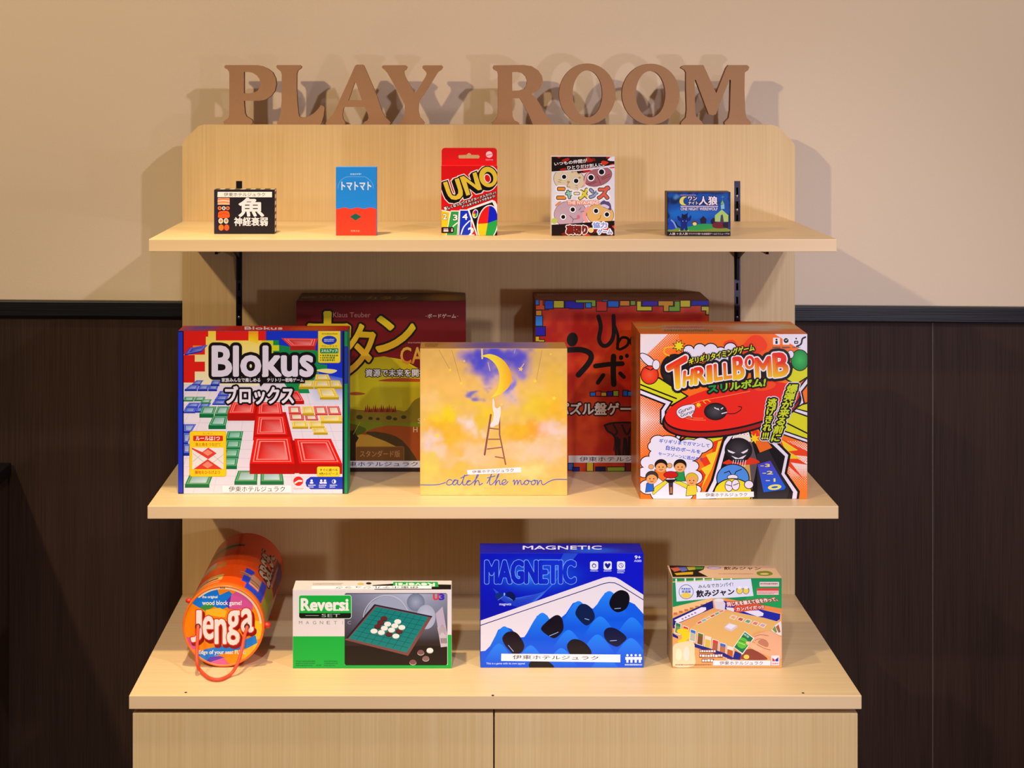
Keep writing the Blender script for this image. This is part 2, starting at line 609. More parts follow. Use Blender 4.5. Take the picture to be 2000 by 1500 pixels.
# ------------------------------------------------------------------ the room
WALL_Y = 0.085
wall = box('wall_back', -3.2, 3.2, WALL_Y, WALL_Y + 0.10, 0, 2.7, M_WALL)
tag(wall, 'beige wallpapered wall behind the display shelf', kind='structure')
floor = box('floor', -3.2, 3.2, -4.2, WALL_Y + 0.10, -0.05, 0, M_FLOOR)
tag(floor, 'dark carpeted floor', kind='structure')
RAIL_Z = on_front(1000, 591, WALL_Y)[2]
for i, (a, b_) in enumerate(((-2.78, -1.58), (-1.58, -0.38), (-0.38, 0.822), (0.822, 2.02), (2.02, 3.2))):
    box('wainscot_panel', a + 0.0004, b_ - 0.0004, WALL_Y - 0.008, WALL_Y + 0.001, 0.0, RAIL_Z - 0.008, M_DARK, wall, 0.0006)
box('wainscot_backing', -2.78, 3.2, WALL_Y - 0.0074, WALL_Y + 0.001, 0.0, RAIL_Z - 0.010, plain('joint_filler', '#8a7868', 0.6), wall)
rail = box('trim_1', -3.2, 3.2, -0.009, 0.009, -0.029, 0, M_RAIL, None, 0.0025)
rail.location = (0, WALL_Y - 0.0095, RAIL_Z)
rail.rotation_euler = (0, math.atan(14.0 / 2000), 0)
tag(rail, 'black wooden rail along the top of the dark wall panelling', kind='structure')

# dark counter whose end shows at the picture's left edge
cxr, _, cz = on_front(24, 902, WALL_Y - 0.01)
ct = empty('side_counter', (cxr - 0.35, -0.20, 0), 'black wooden counter standing against the dark wall panelling', 'counter')
box('counter_body', -0.35, 0.345, -0.26, 0.27, 0, cz - 0.022, M_DARK, ct, 0.001)
box('counter_top', -0.35, 0.35, -0.27, 0.27, cz - 0.022, cz, M_RAIL, ct, 0.002)

# ------------------------------------------------------------------ the display shelf
W2 = 0.55
Z_TOP, Z_MID, Z_BOT = 1.2923, 0.8684, 0.6226
PANEL_TOP = on_front(1000, 243.6, 0)[2]
PT = 0.026
unit = empty('display_shelf', (0, 0, 0), 'light maple display shelf with two shelf boards above a two door cabinet', 'shelf')
def px_x(px): return on_front(px, 300, 0)[0]
def px_z(py): return on_front(1000, py, 0)[2]
xl, xr = -W2, W2
outline = [(xl, 0.0), (xr, 0.0), (xr, px_z(288)), (xr - .0015, px_z(280)), (px_x(1524), px_z(251)), (px_x(1515), px_z(245.5)), (px_x(1505), PANEL_TOP),
           (px_x(396), PANEL_TOP), (px_x(388), px_z(246)), (px_x(360), px_z(273)), (xl, px_z(280))]
RAILX = (px_x(467), px_x(1440))
# two slots are cut for the slotted rails
holes = []
r_top, r_bot = px_z(353.5), Z_MID - 0.015
for rx in RAILX:
    holes.append([(rx - 0.0055, r_bot), (rx - 0.0055, r_top), (rx + 0.0055, r_top), (rx + 0.0055, r_bot)])
extrude_poly('back_panel', outline, holes, 0.0, PT, [M_MAPLE, M_EDGE], unit)
for rx in RAILX:
    # slotted steel channel let into the panel
    V, F = [], []
    z = r_top
    L = [(rx - 0.0055, r_bot), (rx - 0.0055, r_top), (rx + 0.0055, r_top), (rx + 0.0055, r_bot)]
    sl = []
    zz = r_top - 0.012
    while zz > r_bot + 0.03:
        sl.append([(rx - 0.0019, zz - 0.013), (rx - 0.0019, zz), (rx + 0.0019, zz), (rx + 0.0019, zz - 0.013)])
        zz -= 0.0245
    sr = extrude_poly('slotted_rail', L, sl, 0.0008, 0.004, [M_SLOT, M_SLOT], unit)
    box('rail_backing', rx - 0.0055, rx + 0.0055, 0.010, 0.014, r_bot, r_top, M_BLACK, sr)
    for q in (0.0275, 0.052, 0.245, 0.27):
        lathe('screw', [(0.0, -0.0012), (0.0022, -0.001), (0.0031, 0.0), (0.0031, 0.001)], (rx, 0.0006, r_top - q), M_CHROME, sr, 14)
def shelf_board(name, z, yf, th=0.0204):
    o = box(name, xl, xr, yf, -0.0005, z - th, z, M_MAPLE_H, unit, 0.0012, M_EDGE)
    return o
def bracket(z, yf, rx):
    zt = z - 0.0204
    pts = [(-0.0005, zt), (-0.0005, zt - 0.083), (-0.006, zt - 0.085), (-0.010, zt - 0.045), (-0.03, zt - 0.038), (-0.08, zt - 0.022), (-0.15, zt - 0.013), (yf * 0.80, zt - 0.0085), (yf * 0.87, zt - 0.0085), (yf * 0.88, zt)]
    V = [(rx - 0.0022, p[0], p[1]) for p in pts] + [(rx + 0.0022, p[0], p[1]) for p in pts]
    n = len(pts)
    F = [tuple(range(n)), tuple(reversed(range(n, 2 * n)))] + [(i, i + n, (i + 1) % n + n, (i + 1) % n) for i in range(n)]
    return mesh_obj('bracket', V, F, plain('black_bracket', '#15131a', 0.35, 0.6), unit)
for z, yf in ((Z_TOP, -0.302), (Z_MID, -0.312)):
    sb = shelf_board('shelf_board', z, yf)
    for rx in RAILX:
        bracket(z, yf, rx)
        # flat fixing plate on the underside of the board
        box('fixing_plate', rx - 0.03 if rx < 0 else rx + 0.012, rx - 0.012 if rx < 0 else rx + 0.03, -0.10, -0.06, z - 0.0225, z - 0.0204, M_CHROME, sb)
wt = box('worktop', xl, xr, -0.450, -0.0005, Z_BOT - 0.0204, Z_BOT, M_MAPLE_H, unit, 0.0012, M_EDGE)
for px, py in ((363, 1352.5), (962.5, 1358), (1568.5, 1353.5)):
    p = on_level(px, py, Z_BOT)
    lathe_m = mesh_obj('screw_hole', [(p[0] + 0.0022 * math.cos(t), p[1] + 0.0022 * math.sin(t), Z_BOT + 0.00015) for t in [k * math.pi / 6 for k in range(12)]],
                       [tuple(range(12))], M_BLACK, wt)
CB = Z_BOT - 0.0204
box('cabinet_body', xl + 0.004, xr - 0.004, -0.425, -0.0005, 0.06, CB, M_MAPLE, unit, 0.0008)
box('plinth', xl + 0.02, xr - 0.02, -0.40, -0.02, 0.0, 0.06, M_BLACK, unit)
dx = on_front(964.8, 1450, -0.4445)[0]
for a, b_ in ((xl + 0.0045, dx - 0.0012), (dx + 0.0012, xr - 0.0045)):
    box('door', a, b_, -0.4445, -0.4265, 0.065, CB - 0.0085, M_MAPLE, unit, 0.0009)

# ------------------------------------------------------------------ the standing letters
def letter(ch, label, crop, outer, holes=(), sm=0):
    yf = 0.004
    def mp(pts):
        out = []
        for x, y in pts:
            p = on_front(crop[0] + x * crop[2], crop[1] + y * crop[2], yf)
            out.append((p[0], p[2]))
        return out
    o = mp(outer)
    zb = min(p[1] for p in o)
    xc = sum(p[0] for p in o) / len(o)
    sh = lambda L: [(p[0] - xc, max(0.0, p[1] - zb)) for p in L]
    ob = extrude_poly('wooden_letter', sh(o), [sh(mp(h)) for h in holes], -0.008, 0.008, [M_MDF, M_MDFSIDE])
    ob.location = (xc, yf + 0.008, PANEL_TOP)
    tag(ob, label, 'letter', 'standing letters on top of the display shelf')
    return ob
def oval(cx, cy, rx, ry, n=48):
    return [(cx + rx * math.cos(2 * math.pi * i / n), cy + ry * math.sin(2 * math.pi * i / n)) for i in range(n)]
c1, c2, c3, c4 = (420, 100, .115), (620, 100, .13), (950, 100, .13), (1200, 100, .18)
letter('P', 'brown wooden letter P, first of the word PLAY', c1,
       [(155, 270), (175, 243), (700, 243), (800, 262), (900, 308), (980, 370), (1028, 470), (1040, 570), (1015, 680), (950, 770), (860, 828), (760, 848), (620, 852), (515, 850), (490, 850),
        (497, 950), (508, 1060), (530, 1115), (620, 1168), (640, 1200), (632, 1238), (605, 1255), (180, 1255), (150, 1240), (140, 1205), (170, 1180), (220, 1150), (240, 1080), (242, 400), (235, 350), (210, 318), (168, 296)],
       [[(490, 362), (560, 358), (640, 375), (710, 420), (755, 480), (775, 555), (760, 620), (720, 680), (650, 714), (560, 726), (490, 722)]])
letter('L', 'brown wooden letter L between the P and the A', c1,
       [(1037, 270), (1052, 243), (1440, 243), (1468, 265), (1460, 295), (1405, 335), (1387, 390), (1385, 650), (1395, 850), (1415, 1060), (1432, 1122), (1480, 1135), (1580, 1120), (1680, 1060), (1750, 990), (1795, 925),
        (1850, 945), (1860, 975), (1845, 1100), (1805, 1235), (1788, 1255), (1065, 1255), (1050, 1240), (1052, 1215), (1092, 1150), (1112, 1060), (1130, 850), (1132, 400), (1115, 350), (1060, 305)])
letter('A', 'brown wooden letter A of the word PLAY', c2,
       [(570, 215), (590, 203), (680, 203), (700, 220), (800, 450), (900, 690), (960, 880), (1010, 980), (1080, 1050), (1100, 1075), (1085, 1098), (1060, 1105), (705, 1105), (692, 1090), (702, 1065), (752, 1040), (768, 1000), (755, 940), (712, 840),
        (402, 840), (385, 880), (376, 960), (385, 1020), (410, 1060), (420, 1088), (402, 1105), (135, 1105), (120, 1085), (150, 1040), (230, 950), (290, 840), (330, 740), (450, 480), (560, 230)],
       [[(560, 475), (577, 475), (668, 740), (465, 742)]])
letter('Y', 'brown wooden letter Y, last of the word PLAY', c2,
       [(965, 245), (975, 222), (1000, 212), (1325, 212), (1352, 236), (1338, 275), (1302, 298), (1310, 360), (1370, 480), (1440, 590), (1465, 640), (1490, 600), (1560, 490), (1620, 390), (1640, 340), (1630, 312), (1582, 262), (1575, 232), (1598, 213),
        (1868, 213), (1890, 240), (1870, 275), (1810, 320), (1760, 400), (1680, 530), (1600, 650), (1550, 720), (1527, 770), (1520, 900), (1540, 990), (1600, 1060), (1615, 1085), (1600, 1105), (1245, 1105), (1230, 1085), (1260, 1050), (1300, 990),
        (1310, 900), (1310, 800), (1280, 740), (1230, 650), (1120, 450), (1050, 330), (1010, 285)])
letter('R', 'brown wooden letter R, first of the word ROOM', c3,
       [(95, 245), (112, 213), (560, 208), (680, 225), (780, 290), (835, 370), (848, 440), (825, 530), (760, 600), (682, 645), (740, 700), (800, 790), (850, 890), (900, 970), (960, 1040), (980, 1080), (970, 1105), (700, 1105), (680, 1060), (640, 960), (580, 850),
        (520, 740), (500, 710), (388, 708), (388, 850), (395, 980), (420, 1040), (488, 1075), (500, 1105), (92, 1105), (78, 1080), (130, 1040), (168, 980), (175, 850), (175, 350), (165, 305), (110, 275)],
       [[(388, 315), (470, 312), (540, 330), (590, 380), (612, 440), (602, 520), (570, 568), (500, 592), (388, 598)]])
letter('O', 'brown wooden letter O standing next to the R', c3, oval(1517, 645, 424, 460), [oval(1520, 642, 224, 353)])
letter('O', 'brown wooden letter O standing next to the M', c4, oval(396, 465, 313, 331), [oval(393, 465, 161, 252)])
letter('M', 'brown wooden letter M, last of the word ROOM', c4,
       [(720, 180), (740, 160), (780, 150), (965, 150), (985, 190), (1080, 400), (1105, 455), (1125, 410), (1215, 180), (1240, 150), (1440, 150), (1465, 172), (1452, 205), (1415, 232), (1412, 420), (1420, 640), (1432, 718), (1480, 765), (1485, 797), (1200, 797),
        (1195, 772), (1240, 725), (1255, 640), (1264, 316), (1258, 310), (1248, 312), (1180, 480), (1102, 685), (1070, 695), (1025, 685), (885, 314), (878, 310), (870, 316), (875, 640), (890, 710), (950, 765), (962, 797), (720, 797), (725, 770), (775, 720),
        (785, 640), (778, 400), (778, 230), (765, 205)])
# ------------------------------------------------------------------ card games on the upper shelf
GT = 'card games on the upper shelf board'
# fish memory game
k = 160 / 1846
b = GameBox('card_game_box', 'small black card box with a big white fish kanji and sushi pictures', Z_TOP, (418, 370.5, 536, 457), 367, (400, 340, k), '#1a1420', depth=0.028, group=GT)
a = b.front()
a.poly([(200, 340), (1570, 360), (1570, 1360), (200, 1350)], '#17111d')
a.poly([(220, 350), (700, 350), (520, 1340), (220, 1340)], lambda x, y: lin('#241c3c') if x < 300 else lin('#17111d'))
a.rrect(290, 540, 560, 1280, 12, '#1c1216')
a.rrect(290, 540, 560, 690, 20, '#f0a888')
for yy, c in ((560, '#e8542c'), (600, '#f6d8c0'), (625, '#e2623a'), (668, '#f4c8ac')):
    a.line([(295, yy + 12), (420, yy), (555, yy + 14)], 16, c)
for cx, c in ((335, '#e87850'), (428, '#c8ccd8'), (518, '#e07048')):
    a.ell(cx, 768, 44, 44, c); a.ell(cx, 768, 20, 20, '#7a3a30' if cx != 428 else '#4a5078')
a.poly([(310, 860), (380, 830), (500, 830), (550, 870), (545, 980), (320, 985), (300, 930)], '#f0571c', 3)
a.line([(310, 910), (430, 880), (545, 915)], 14, '#c8340c')
a.ell(360, 1055, 52, 62, '#e6d6cc'); a.ell(480, 1055, 52, 62, '#d8ccd0')
a.ell(360, 1055, 30, 34, '#b89470'); a.ell(485, 1050, 30, 34, '#a8866a')
a.ell(368, 1205, 58, 70, '#f2742a'); a.ell(495, 1205, 55, 70, '#f0562a'); a.line([(430, 1150), (432, 1270)], 12, '#8a2010')
a.text('魚', (770, 545, 1325, 950), '#e9dfee', 0.035)
a.text('神経衰弱', (665, 975, 1415, 1165), '#e9dfee', 0.03)
a.build('front_print', b.root)
b.sticker([(290, 400), (1515, 400), (1515, 522), (285, 520)], (430, 418, 1360, 502))
a = b.side(); 
a.grid(lambda X, Y: np.where((((Y * 6.5 + .2) % 1) > .42)[:, None] & ((X > .25) & (X < .75))[:, None], np.array(lin('#e4d8cc')), np.array(lin('#3a2614'))), 8, 78)
a.build('side_print', b.root)
a = b.top()
a.grid(lambda X, Y: np.where((((X * 6.0) % 1) > .5)[:, None] & ((Y > .25) & (Y < .75))[:, None], np.array(lin('#c8b8a0')), np.array(lin('#3a2a24'))), 72, 8)
a.build('top_print', b.root)

# tomato game
k = 110 / 1031
b = GameBox('card_game_box', 'slim blue and red card box with a dark green diamond', Z_TOP, (656, 326.5, 735.5, 460.2), 324, (640, 310, k), '#2a84e6', depth=0.022, group=GT)
a = b.front()
a.rect_(140, 140, 910, 1000, '#1a86e8')
wave = [(150 + i * 15, 905 + 12 * math.sin(i * 0.40 + 0.5)) for i in range(51)]
a.poly([(140, 1420)] + [(140, 905)] + wave + [(910, 915), (910, 1420)], '#f23a22')
a.poly([(405, 1062), (510, 1000), (620, 1062), (510, 1132)], '#0c5c50')
a.line([(190, 540), (200, 470), (250, 390), (330, 340), (400, 330), (640, 330), (700, 340), (780, 400), (825, 470), (835, 540)], 13, '#5aa2f4', 4)
a.text('トマトマト', (255, 425, 795, 572), '#d8dcf6', 0.045)
a.greek(415, 264, 612, 298, '#8fc0f6', 1, 5)
a.greek(425, 1300, 595, 1345, '#fb8468', 1, 3)
a.build('front_print', b.root)
a = b.top(); a.grid(lambda X, Y: np.tile(np.array(lin('#4c9cf0')), (len(X), 1)), 2, 2); a.build('top_print', b.root)

# colour matching card game with a hanging tab
k = 135 / 1066
b = GameBox('card_game_box', 'red card box with a hanging tab and big yellow slanted lettering', Z_TOP, (861.8, 323.5, 971.5, 460), 319, (850, 280, k), '#d80f16', depth=0.021, group=GT)
bx, by, bz = b.base
def tabpt(px, py):
    p = on_front(px, py, b.yb)
    return (p[0] - bx, p[2] - bz)
tp = [tabpt(862.5, 324), tabpt(970.5, 324), tabpt(970.5, 294), tabpt(968.5, 290), tabpt(964, 288.7), tabpt(869, 288.7), tabpt(864.5, 290), tabpt(862.5, 294)]
hp = [tabpt(850 + x * k, 280 + y * k) for x, y in ((355, 205), (365, 182), (480, 178), (500, 158), (522, 148), (545, 158), (560, 178), (670, 180), (688, 205), (672, 232), (370, 232))]
red = plain('red_card', '#d60d15', 0.3)
tab = extrude_poly('hanging_tab', tp, [hp], b.yb - by - 0.0008, b.yb - by - 0.0001, [red, red], b.root)
ta = Art('front', b.yb - 0.0008, (b.x0, b.z1, b.x1, b.z1 + 0.05), b.base, b.crop, 0.0001)
ta.ell(833, 172, 52, 50, '#f0c8d4'); ta.poly([(785, 180), (880, 158), (882, 172), (788, 196)], '#dc8098')
ta.text('Games', (778, 240, 890, 262), '#f0a8b4', 0.02)
ta.build('tab_print', tab, M_GLOSS)
a = b.front()
a.rect_(80, 320, 980, 1430, '#d90d16')
a.rects([(95, 325, 470, 340)], '#ee6a6a'); a.rects([(620, 325, 950, 336)], '#e84848')
U = [(120, 605), (185, 585), (235, 740), (262, 800), (320, 810), (355, 770), (355, 720), (300, 555), (365, 535), (425, 735), (425, 800), (385, 850), (320, 872), (250, 862), (200, 810), (175, 760)]
N = [(378, 520), (440, 500), (620, 640), (575, 462), (632, 440), (722, 712), (662, 725), (480, 590), (540, 790), (482, 808)]
def o_pts(cx, cy, rx, ry, rot, n=30):
    c_, s_ = math.cos(math.radians(rot)), math.sin(math.radians(rot))
    return [(cx + rx * math.cos(t) * c_ - ry * math.sin(t) * s_, cy + rx * math.cos(t) * s_ + ry * math.sin(t) * c_) for t in [2 * math.pi * i / n for i in range(n)]]
O = o_pts(818, 518, 138, 160, -18)
for pts in (U, N, O):
    for d in (0, 18, 36): a.line([(x - d * .8, y + d) for x, y in pts], 62, '#f3dfe2', closed=True)
for pts in (U, N, O):
    for d in (0, 12, 24, 36):
        q = [(x - d * .8, y + d) for x, y in pts]
        a.line(q, 34, '#0c0808', closed=True)
        a.poly(q, '#0c0808')
for pts in (U, N, O): a.poly(pts, '#dfbe3c')
a.ell(826, 528, 68, 92, '#0c0808', -18)
a.ell(806, 538, 52, 72, '#f3dfe2', -18); a.ell(806, 540, 40, 58, '#d90d16', -18)
a.text('新しくなったワイルドカード入り!ウノ!', [(130, 985), (930, 735), (935, 775), (150, 1035)], '#f4eef0', 0.03, [(8, '#140808')])
a.text('ゲームをリセットできちゃう!', [(405, 965), (920, 790), (925, 830), (415, 1000)], '#f4eef0', 0.03, [(8, '#140808')])
def card(q, c, edge='#f2ecef'):
    a.poly(q, edge)
    cx, cy = sum(p[0] for p in q) / 4, sum(p[1] for p in q) / 4
    a.poly([(cx + (p[0] - cx) * .86, cy + (p[1] - cy) * .92) for p in q], c)
card([(80, 1020), (235, 1050), (180, 1430), (60, 1430)], '#eec21c')
card([(240, 1035), (375, 1035), (345, 1430), (160, 1430)], '#2c9a44')
card([(375, 1020), (560, 1020), (560, 1430), (355, 1430)], '#1030c8')
a.text('2', (120, 1090, 180, 1170), '#f6f0f0', 0.03, [(6, '#1a1208')])
a.text('3', (275, 1100, 340, 1185), '#f6f0f0', 0.03, [(6, '#1a1208')])
a.text('4', (422, 1085, 495, 1175), '#f6f0f0', 0.03)
a.line([(275, 1280), (340, 1225)], 18, '#f2ecef'); a.line([(400, 1400), (440, 1290), (530, 1195)], 18, '#f2ecef', 4)
a.text('2', (510, 1300, 600, 1425), '#f6f0f0', 0.03)
a.poly([(495, 1010), (880, 870), (925, 890), (960, 960), (1010, 1430), (640, 1430)], '#f2ecef')
a.poly([(530, 1030), (880, 905), (925, 1000), (960, 1430), (660, 1430)], '#0e0a0c')
a.ell(810, 1230, 165, 285, '#f4eef4', 10)
def wedge(cx, cy, rx, ry, a0, a1, c): a.ell(cx, cy, rx, ry, c, 10, 16, a0=a0, a1=a1)
for (cx, cy, rx, ry) in ((810, 1230, 148, 268), (617, 1085, 34, 56)):
    if rx < 60: a.ell(cx, cy, 44, 70, '#f4eef4', 10)
    wedge(cx, cy, rx, ry, 172, 262, '#e01818'); wedge(cx, cy, rx, ry, 262, 342, '#0a1cc8')
    wedge(cx, cy, rx, ry, 342, 450, '#22a046'); wedge(cx, cy, rx, ry, 90, 172, '#f6c418')
a.rrect(85, 1290, 290, 1385, 30, '#2a141a')
for cx in (140, 165, 190, 260): a.ell(cx, 1320, 10, 10, '#d8c8cc'); a.rects([(cx - 12, 1333, cx + 12, 1362)], '#d8c8cc')
a.build('front_print', b.root, M_GLOSS)

# cat party game
k = 150 / 1286
b = GameBox('card_game_box', 'white card box wrapped in film with four cartoon cat faces', Z_TOP, (1076.8, 305.5, 1200.6, 460.5), 303, (1065, 295, k), '#e6dce6', depth=0.026, group=GT)
a = b.front()
a.rect_(90, 80, 1170, 1430, '#e3dbe9')
def flame(y0, y1, seed):
    r = random.Random(seed)
    a.poly([(95, y0), (1170, y0 + (-70 if seed == 2 else 0)), (1170, y1 + (-90 if seed == 1 else 0)), (95, y1)], '#1c0806')
    for _ in range(15):
        x, y = r.uniform(110, 1120), r.uniform(y0, y1)
        a.poly([(x, y), (x + r.uniform(40, 110), y - r.uniform(10, 50)), (x + r.uniform(60, 150), y + r.uniform(-20, 40)), (x + r.uniform(10, 50), y + r.uniform(20, 60))], r.choice(['#b01c0e', '#d83418', '#7c140a', '#3a0a08']), 3)
def cat(cx, cy, rx, ry, c, eyes, rot=0, ear='#e8a0a0'):
    a.ell(cx, cy, rx, ry, c, rot, edge='#5a4038', ew=7)
    for ex, ey, r_ in eyes:
        a.ell(ex, ey, r_ + 18, r_ + 18, '#f2f0f6', edge='#4a3c40', ew=3)
        a.ell(ex, ey, r_, r_, '#0c080c', n=20)
# faces first, film bands after
cat(400, 480, 260, 190, '#dcc8a8', [(315, 432, 36), (516, 500, 38)], 10)
cat(880, 430, 240, 150, '#a8646c', [(942, 350, 44), (765, 445, 44)], -18)
a.line([(650, 600), (680, 430), (760, 320), (900, 260)], 26, '#e8a8b0', 4)
a.ell(388, 518, 26, 18, '#b08878'); a.line([(388, 530), (360, 595), (420, 605)], 7, '#5a4038')
for q in ([(225, 480), (268, 492)], [(212, 515), (262, 525)], [(500, 575), (545, 582)], [(505, 605), (545, 622)]): a.line(q, 7, '#6a5048')
a.line([(868, 425), (905, 490), (925, 550)], 8, '#5a2c34')
for q in ([(940, 455), (1080, 385)], [(950, 475), (1085, 420)], [(700, 555), (840, 505)], [(740, 565), (860, 520)]): a.line(q, 9, '#6a343c')
for x, y in ((455, 345), (500, 335), (562, 375), (575, 445)): a.ell(x, y, 20, 16, '#a88c6c')
cat(420, 1050, 270, 220, '#bfa0b0', [(460, 980, 36), (300, 1103, 34)], -8)
cat(920, 1060, 225, 175, '#e0b068', [(850, 1003, 36), (1032, 1062, 36)], 8)
a.line([(720, 950), (650, 1060), (690, 1180)], 60, '#ec9c9c', 4)
a.poly([(920, 870), (1000, 820), (1090, 880), (1100, 990), (1040, 970), (960, 930)], '#5a4a7c', 3); a.poly([(925, 910), (990, 890), (1070, 930), (1050, 965), (990, 940)], '#d8c8e4', 3)
a.line([(410, 1080), (468, 1140), (455, 1190)], 9, '#4a3c48'); a.line([(468, 1140), (560, 1130)], 9, '#4a3c48'); a.ell(555, 1105, 28, 34, '#d46878')
a.line([(930, 1075), (915, 1130), (880, 1150)], 8, '#7c4820'); a.line([(560, 990), (600, 950)], 8, '#4a3c48'); a.line([(590, 1020), (650, 1005)], 8, '#4a3c48')
a.line([(180, 910), (250, 850)], 34, '#e08858'); a.ell(150, 1170, 50, 50, '#b8c458')
flame(85, 345, 1)
a.poly([(95, 345), (600, 310), (1170, 225), (1170, 262), (600, 330), (95, 360)], '#e3dbe9')
flame(1235, 1430, 2)
a.text('いつもの仲間が', [(150, 190), (700, 125), (705, 190), (155, 245)], '#efe6ea', 0.03, [(6, '#1c0806')])
a.text('ひとりだけ別人に。', [(365, 250), (985, 195), (988, 258), (368, 312)], '#efe6ea', 0.03, [(6, '#1c0806')])
for ch, q, c in (('ニ', (205, 620, 330, 795), '#ec8c2c'), ('ャ', (350, 670, 455, 785), '#8ecabc'), ('メ', (570, 635, 715, 800), '#e4d23c'), ('ン', (745, 640, 875, 780), '#8ca4d8'), ('ズ', (885, 600, 1065, 795), '#e0604c')):
    a.text(ch, q, c, 0.06, [(40, '#f2eef4'), (14, '#5a4a44')])
a.rrect(440, 655, 615, 765, 45, '#f2eef4'); a.rrect(472, 682, 582, 738, 26, '#5a4a44'); a.rrect(482, 692, 572, 728, 18, '#ead8b0')
a.text('THE NYA-MENS', (375, 838, 890, 892), '#f2e8e4', 0.03, [(12, '#ee8c6c')])
a.text('裏切り', (360, 1250, 695, 1385), '#7c1810', 0.05, [(22, '#f2e8ea'), (8, '#3c0c08')])
a.ell(765, 1325, 32, 32, '#ecc850', edge='#f2e8ea', ew=10)
a.text('協力', (800, 1195, 1030, 1285), '#7c98dc', 0.05, [(18, '#f0eef8')])
a.text('ゲーム', (880, 1310, 1115, 1385), '#7c98dc', 0.05, [(18, '#f0eef8')])
a.poly([(1040, 150), (1090, 100), (1165, 95), (1165, 170), (1080, 165)], '#ece6f2')
a.build('front_print', b.root, M_GLOSS)

# werewolf game
k = 170 / 2000
b = GameBox('card_game_box', 'small dark blue card box with a moonlit village scene', Z_TOP, (1303.3, 375, 1427, 461.2), 371.5, (1290, 345, k), '#3a2226', depth=0.03, group=GT)
a = b.front()
a.rect_(140, 340, 1620, 1380, '#150f1e')
a.grid(lambda X, Y: blobs(X, Y, '#0f4ca8', [(900, 640, 600, 120, '#0a3c90', .6), (330, 560, 190, 70, '#0a1236', .9), (1100, 600, 300, 60, '#0c1c50', .6), (600, 850, 700, 120, '#1470cc', .7), (380, 450, 60, 60, '#6aa0c0', .6), (900, 350, 900, 45, '#0c1438', .9), (900, 1340, 900, 80, '#140c1c', 1.0), (150, 850, 40, 700, '#0c1030', .9), (1600, 850, 40, 700, '#0c1030', .9)], 60), 70, 50)
a.poly([(200, 1260), (200, 1210), (420, 1170), (700, 1140), (900, 1090), (1120, 1085), (1250, 1120), (1250, 1260)], '#2a9448', 4)
a.poly([(200, 1262), (420, 1195), (560, 1225), (900, 1235), (1200, 1190), (1450, 1170), (1560, 1262)], '#7c8a2c', 4)
for x0, x1, y0, y1, c in ((905, 1060, 900, 1080, '#1a0c34'), (1150, 1290, 940, 1090, '#140c30'), (710, 850, 1000, 1110, '#5a3820')):
    a.poly([(x0, (y0 + y1) / 2 - 10), ((x0 + x1) / 2, y0), (x1, (y0 + y1) / 2 - 10), (x1 - 15, y1), (x0 + 15, y1)], c)
a.ell(785, 1085, 46, 38, '#d8d080')
a.poly([(1250, 890), (1410, 755), (1560, 890), (1560, 1035), (1455, 1035), (1430, 880), (1385, 880), (1370, 1035), (1250, 1030)], '#a8c468')
a.poly([(1385, 650), (1465, 630), (1470, 740), (1390, 745)], '#88bcc8'); a.poly([(1380, 630), (1425, 540), (1465, 630)], '#84b450')
a.line([(1425, 545), (1425, 420)], 10, '#4c7c4c'); a.line([(1400, 470), (1460, 465)], 10, '#6ca0a0')
a.poly([(1385, 1035), (1400, 920), (1420, 850), (1440, 920), (1450, 1035)], '#4c3830')
a.poly([(1190, 1100), (1260, 1050), (1450, 1040), (1560, 1080), (1560, 1170), (1330, 1190), (1210, 1165)], '#6c1420', 4); a.poly([(1420, 1060), (1560, 1040), (1560, 1190), (1440, 1160)], '#1c0c24')
# dark wolf figure
a.poly([(200, 985), (270, 1010), (340, 1100), (380, 1175), (200, 1210)], '#1c3cb0', 3); a.line([(250, 1000), (310, 1060), (360, 1170)], 34, '#7c9cdc', 4)
a.poly([(490, 840), (520, 870), (590, 870), (640, 800), (620, 900), (640, 960), (690, 880), (715, 920), (690, 1000), (620, 1040), (610, 1120), (630, 1240), (570, 1240), (550, 1180), (520, 1240), (450, 1240), (470, 1120), (460, 1040), (400, 990), (380, 910), (420, 900), (470, 960), (490, 900)], '#0a1c74')
a.poly([(490, 850), (540, 880), (610, 850), (600, 940), (560, 990), (510, 960)], '#0a0c28', 3); a.line([(345, 1050), (380, 1120), (450, 1170)], 30, '#0c1430', 4)
a.ell(515, 1020, 10, 10, '#9cb8f0'); a.ell(590, 1020, 10, 10, '#9cb8f0'); a.ell(440, 1235, 14, 10, '#d0d8f0'); a.ell(635, 1235, 14, 10, '#d0d8f0')
a.poly([(560, 455), (490, 470), (440, 540), (445, 610), (500, 652), (600, 650), (545, 620), (525, 560), (545, 500), (605, 465)], '#e6d464', 3, edge='#181428', ew=8)
o_ = [(14, '#141030')]
a.text('ワン', (640, 460, 835, 548), '#f0dcec', 0.04, o_); a.text('ナイト', (640, 570, 860, 645), '#f0dcec', 0.04, o_)
a.text('人狼', (885, 455, 1305, 648), '#f0dcec', 0.035, o_)
a.greek(455, 412, 810, 436, '#b888a4', 1, 8)
a.rects([(460, 672, 1320, 690)], '#e4ccdc')
a.text('ONE NIGHT WEREWOLF', (465, 705, 1310, 775), '#d8cce4', 0.035, [(10, '#2a3070')])
a.dots([(215, 400 + i * 32, 7) for i in range(26)] + [(1560, 400 + i * 32, 7) for i in range(26)] + [(230 + i * 32, 372, 7) for i in range(42)], '#22408c', 4)
a.rect_(150, 1265, 1605, 1370, '#150c18')
a.text('人狼', (200, 1285, 340, 1340), '#ecd8e4', 0.02); a.text('や', (368, 1295, 410, 1335), '#ecd8e4', 0.02); a.text('女人狼', (430, 1285, 625, 1338), '#ecd8e4', 0.02)
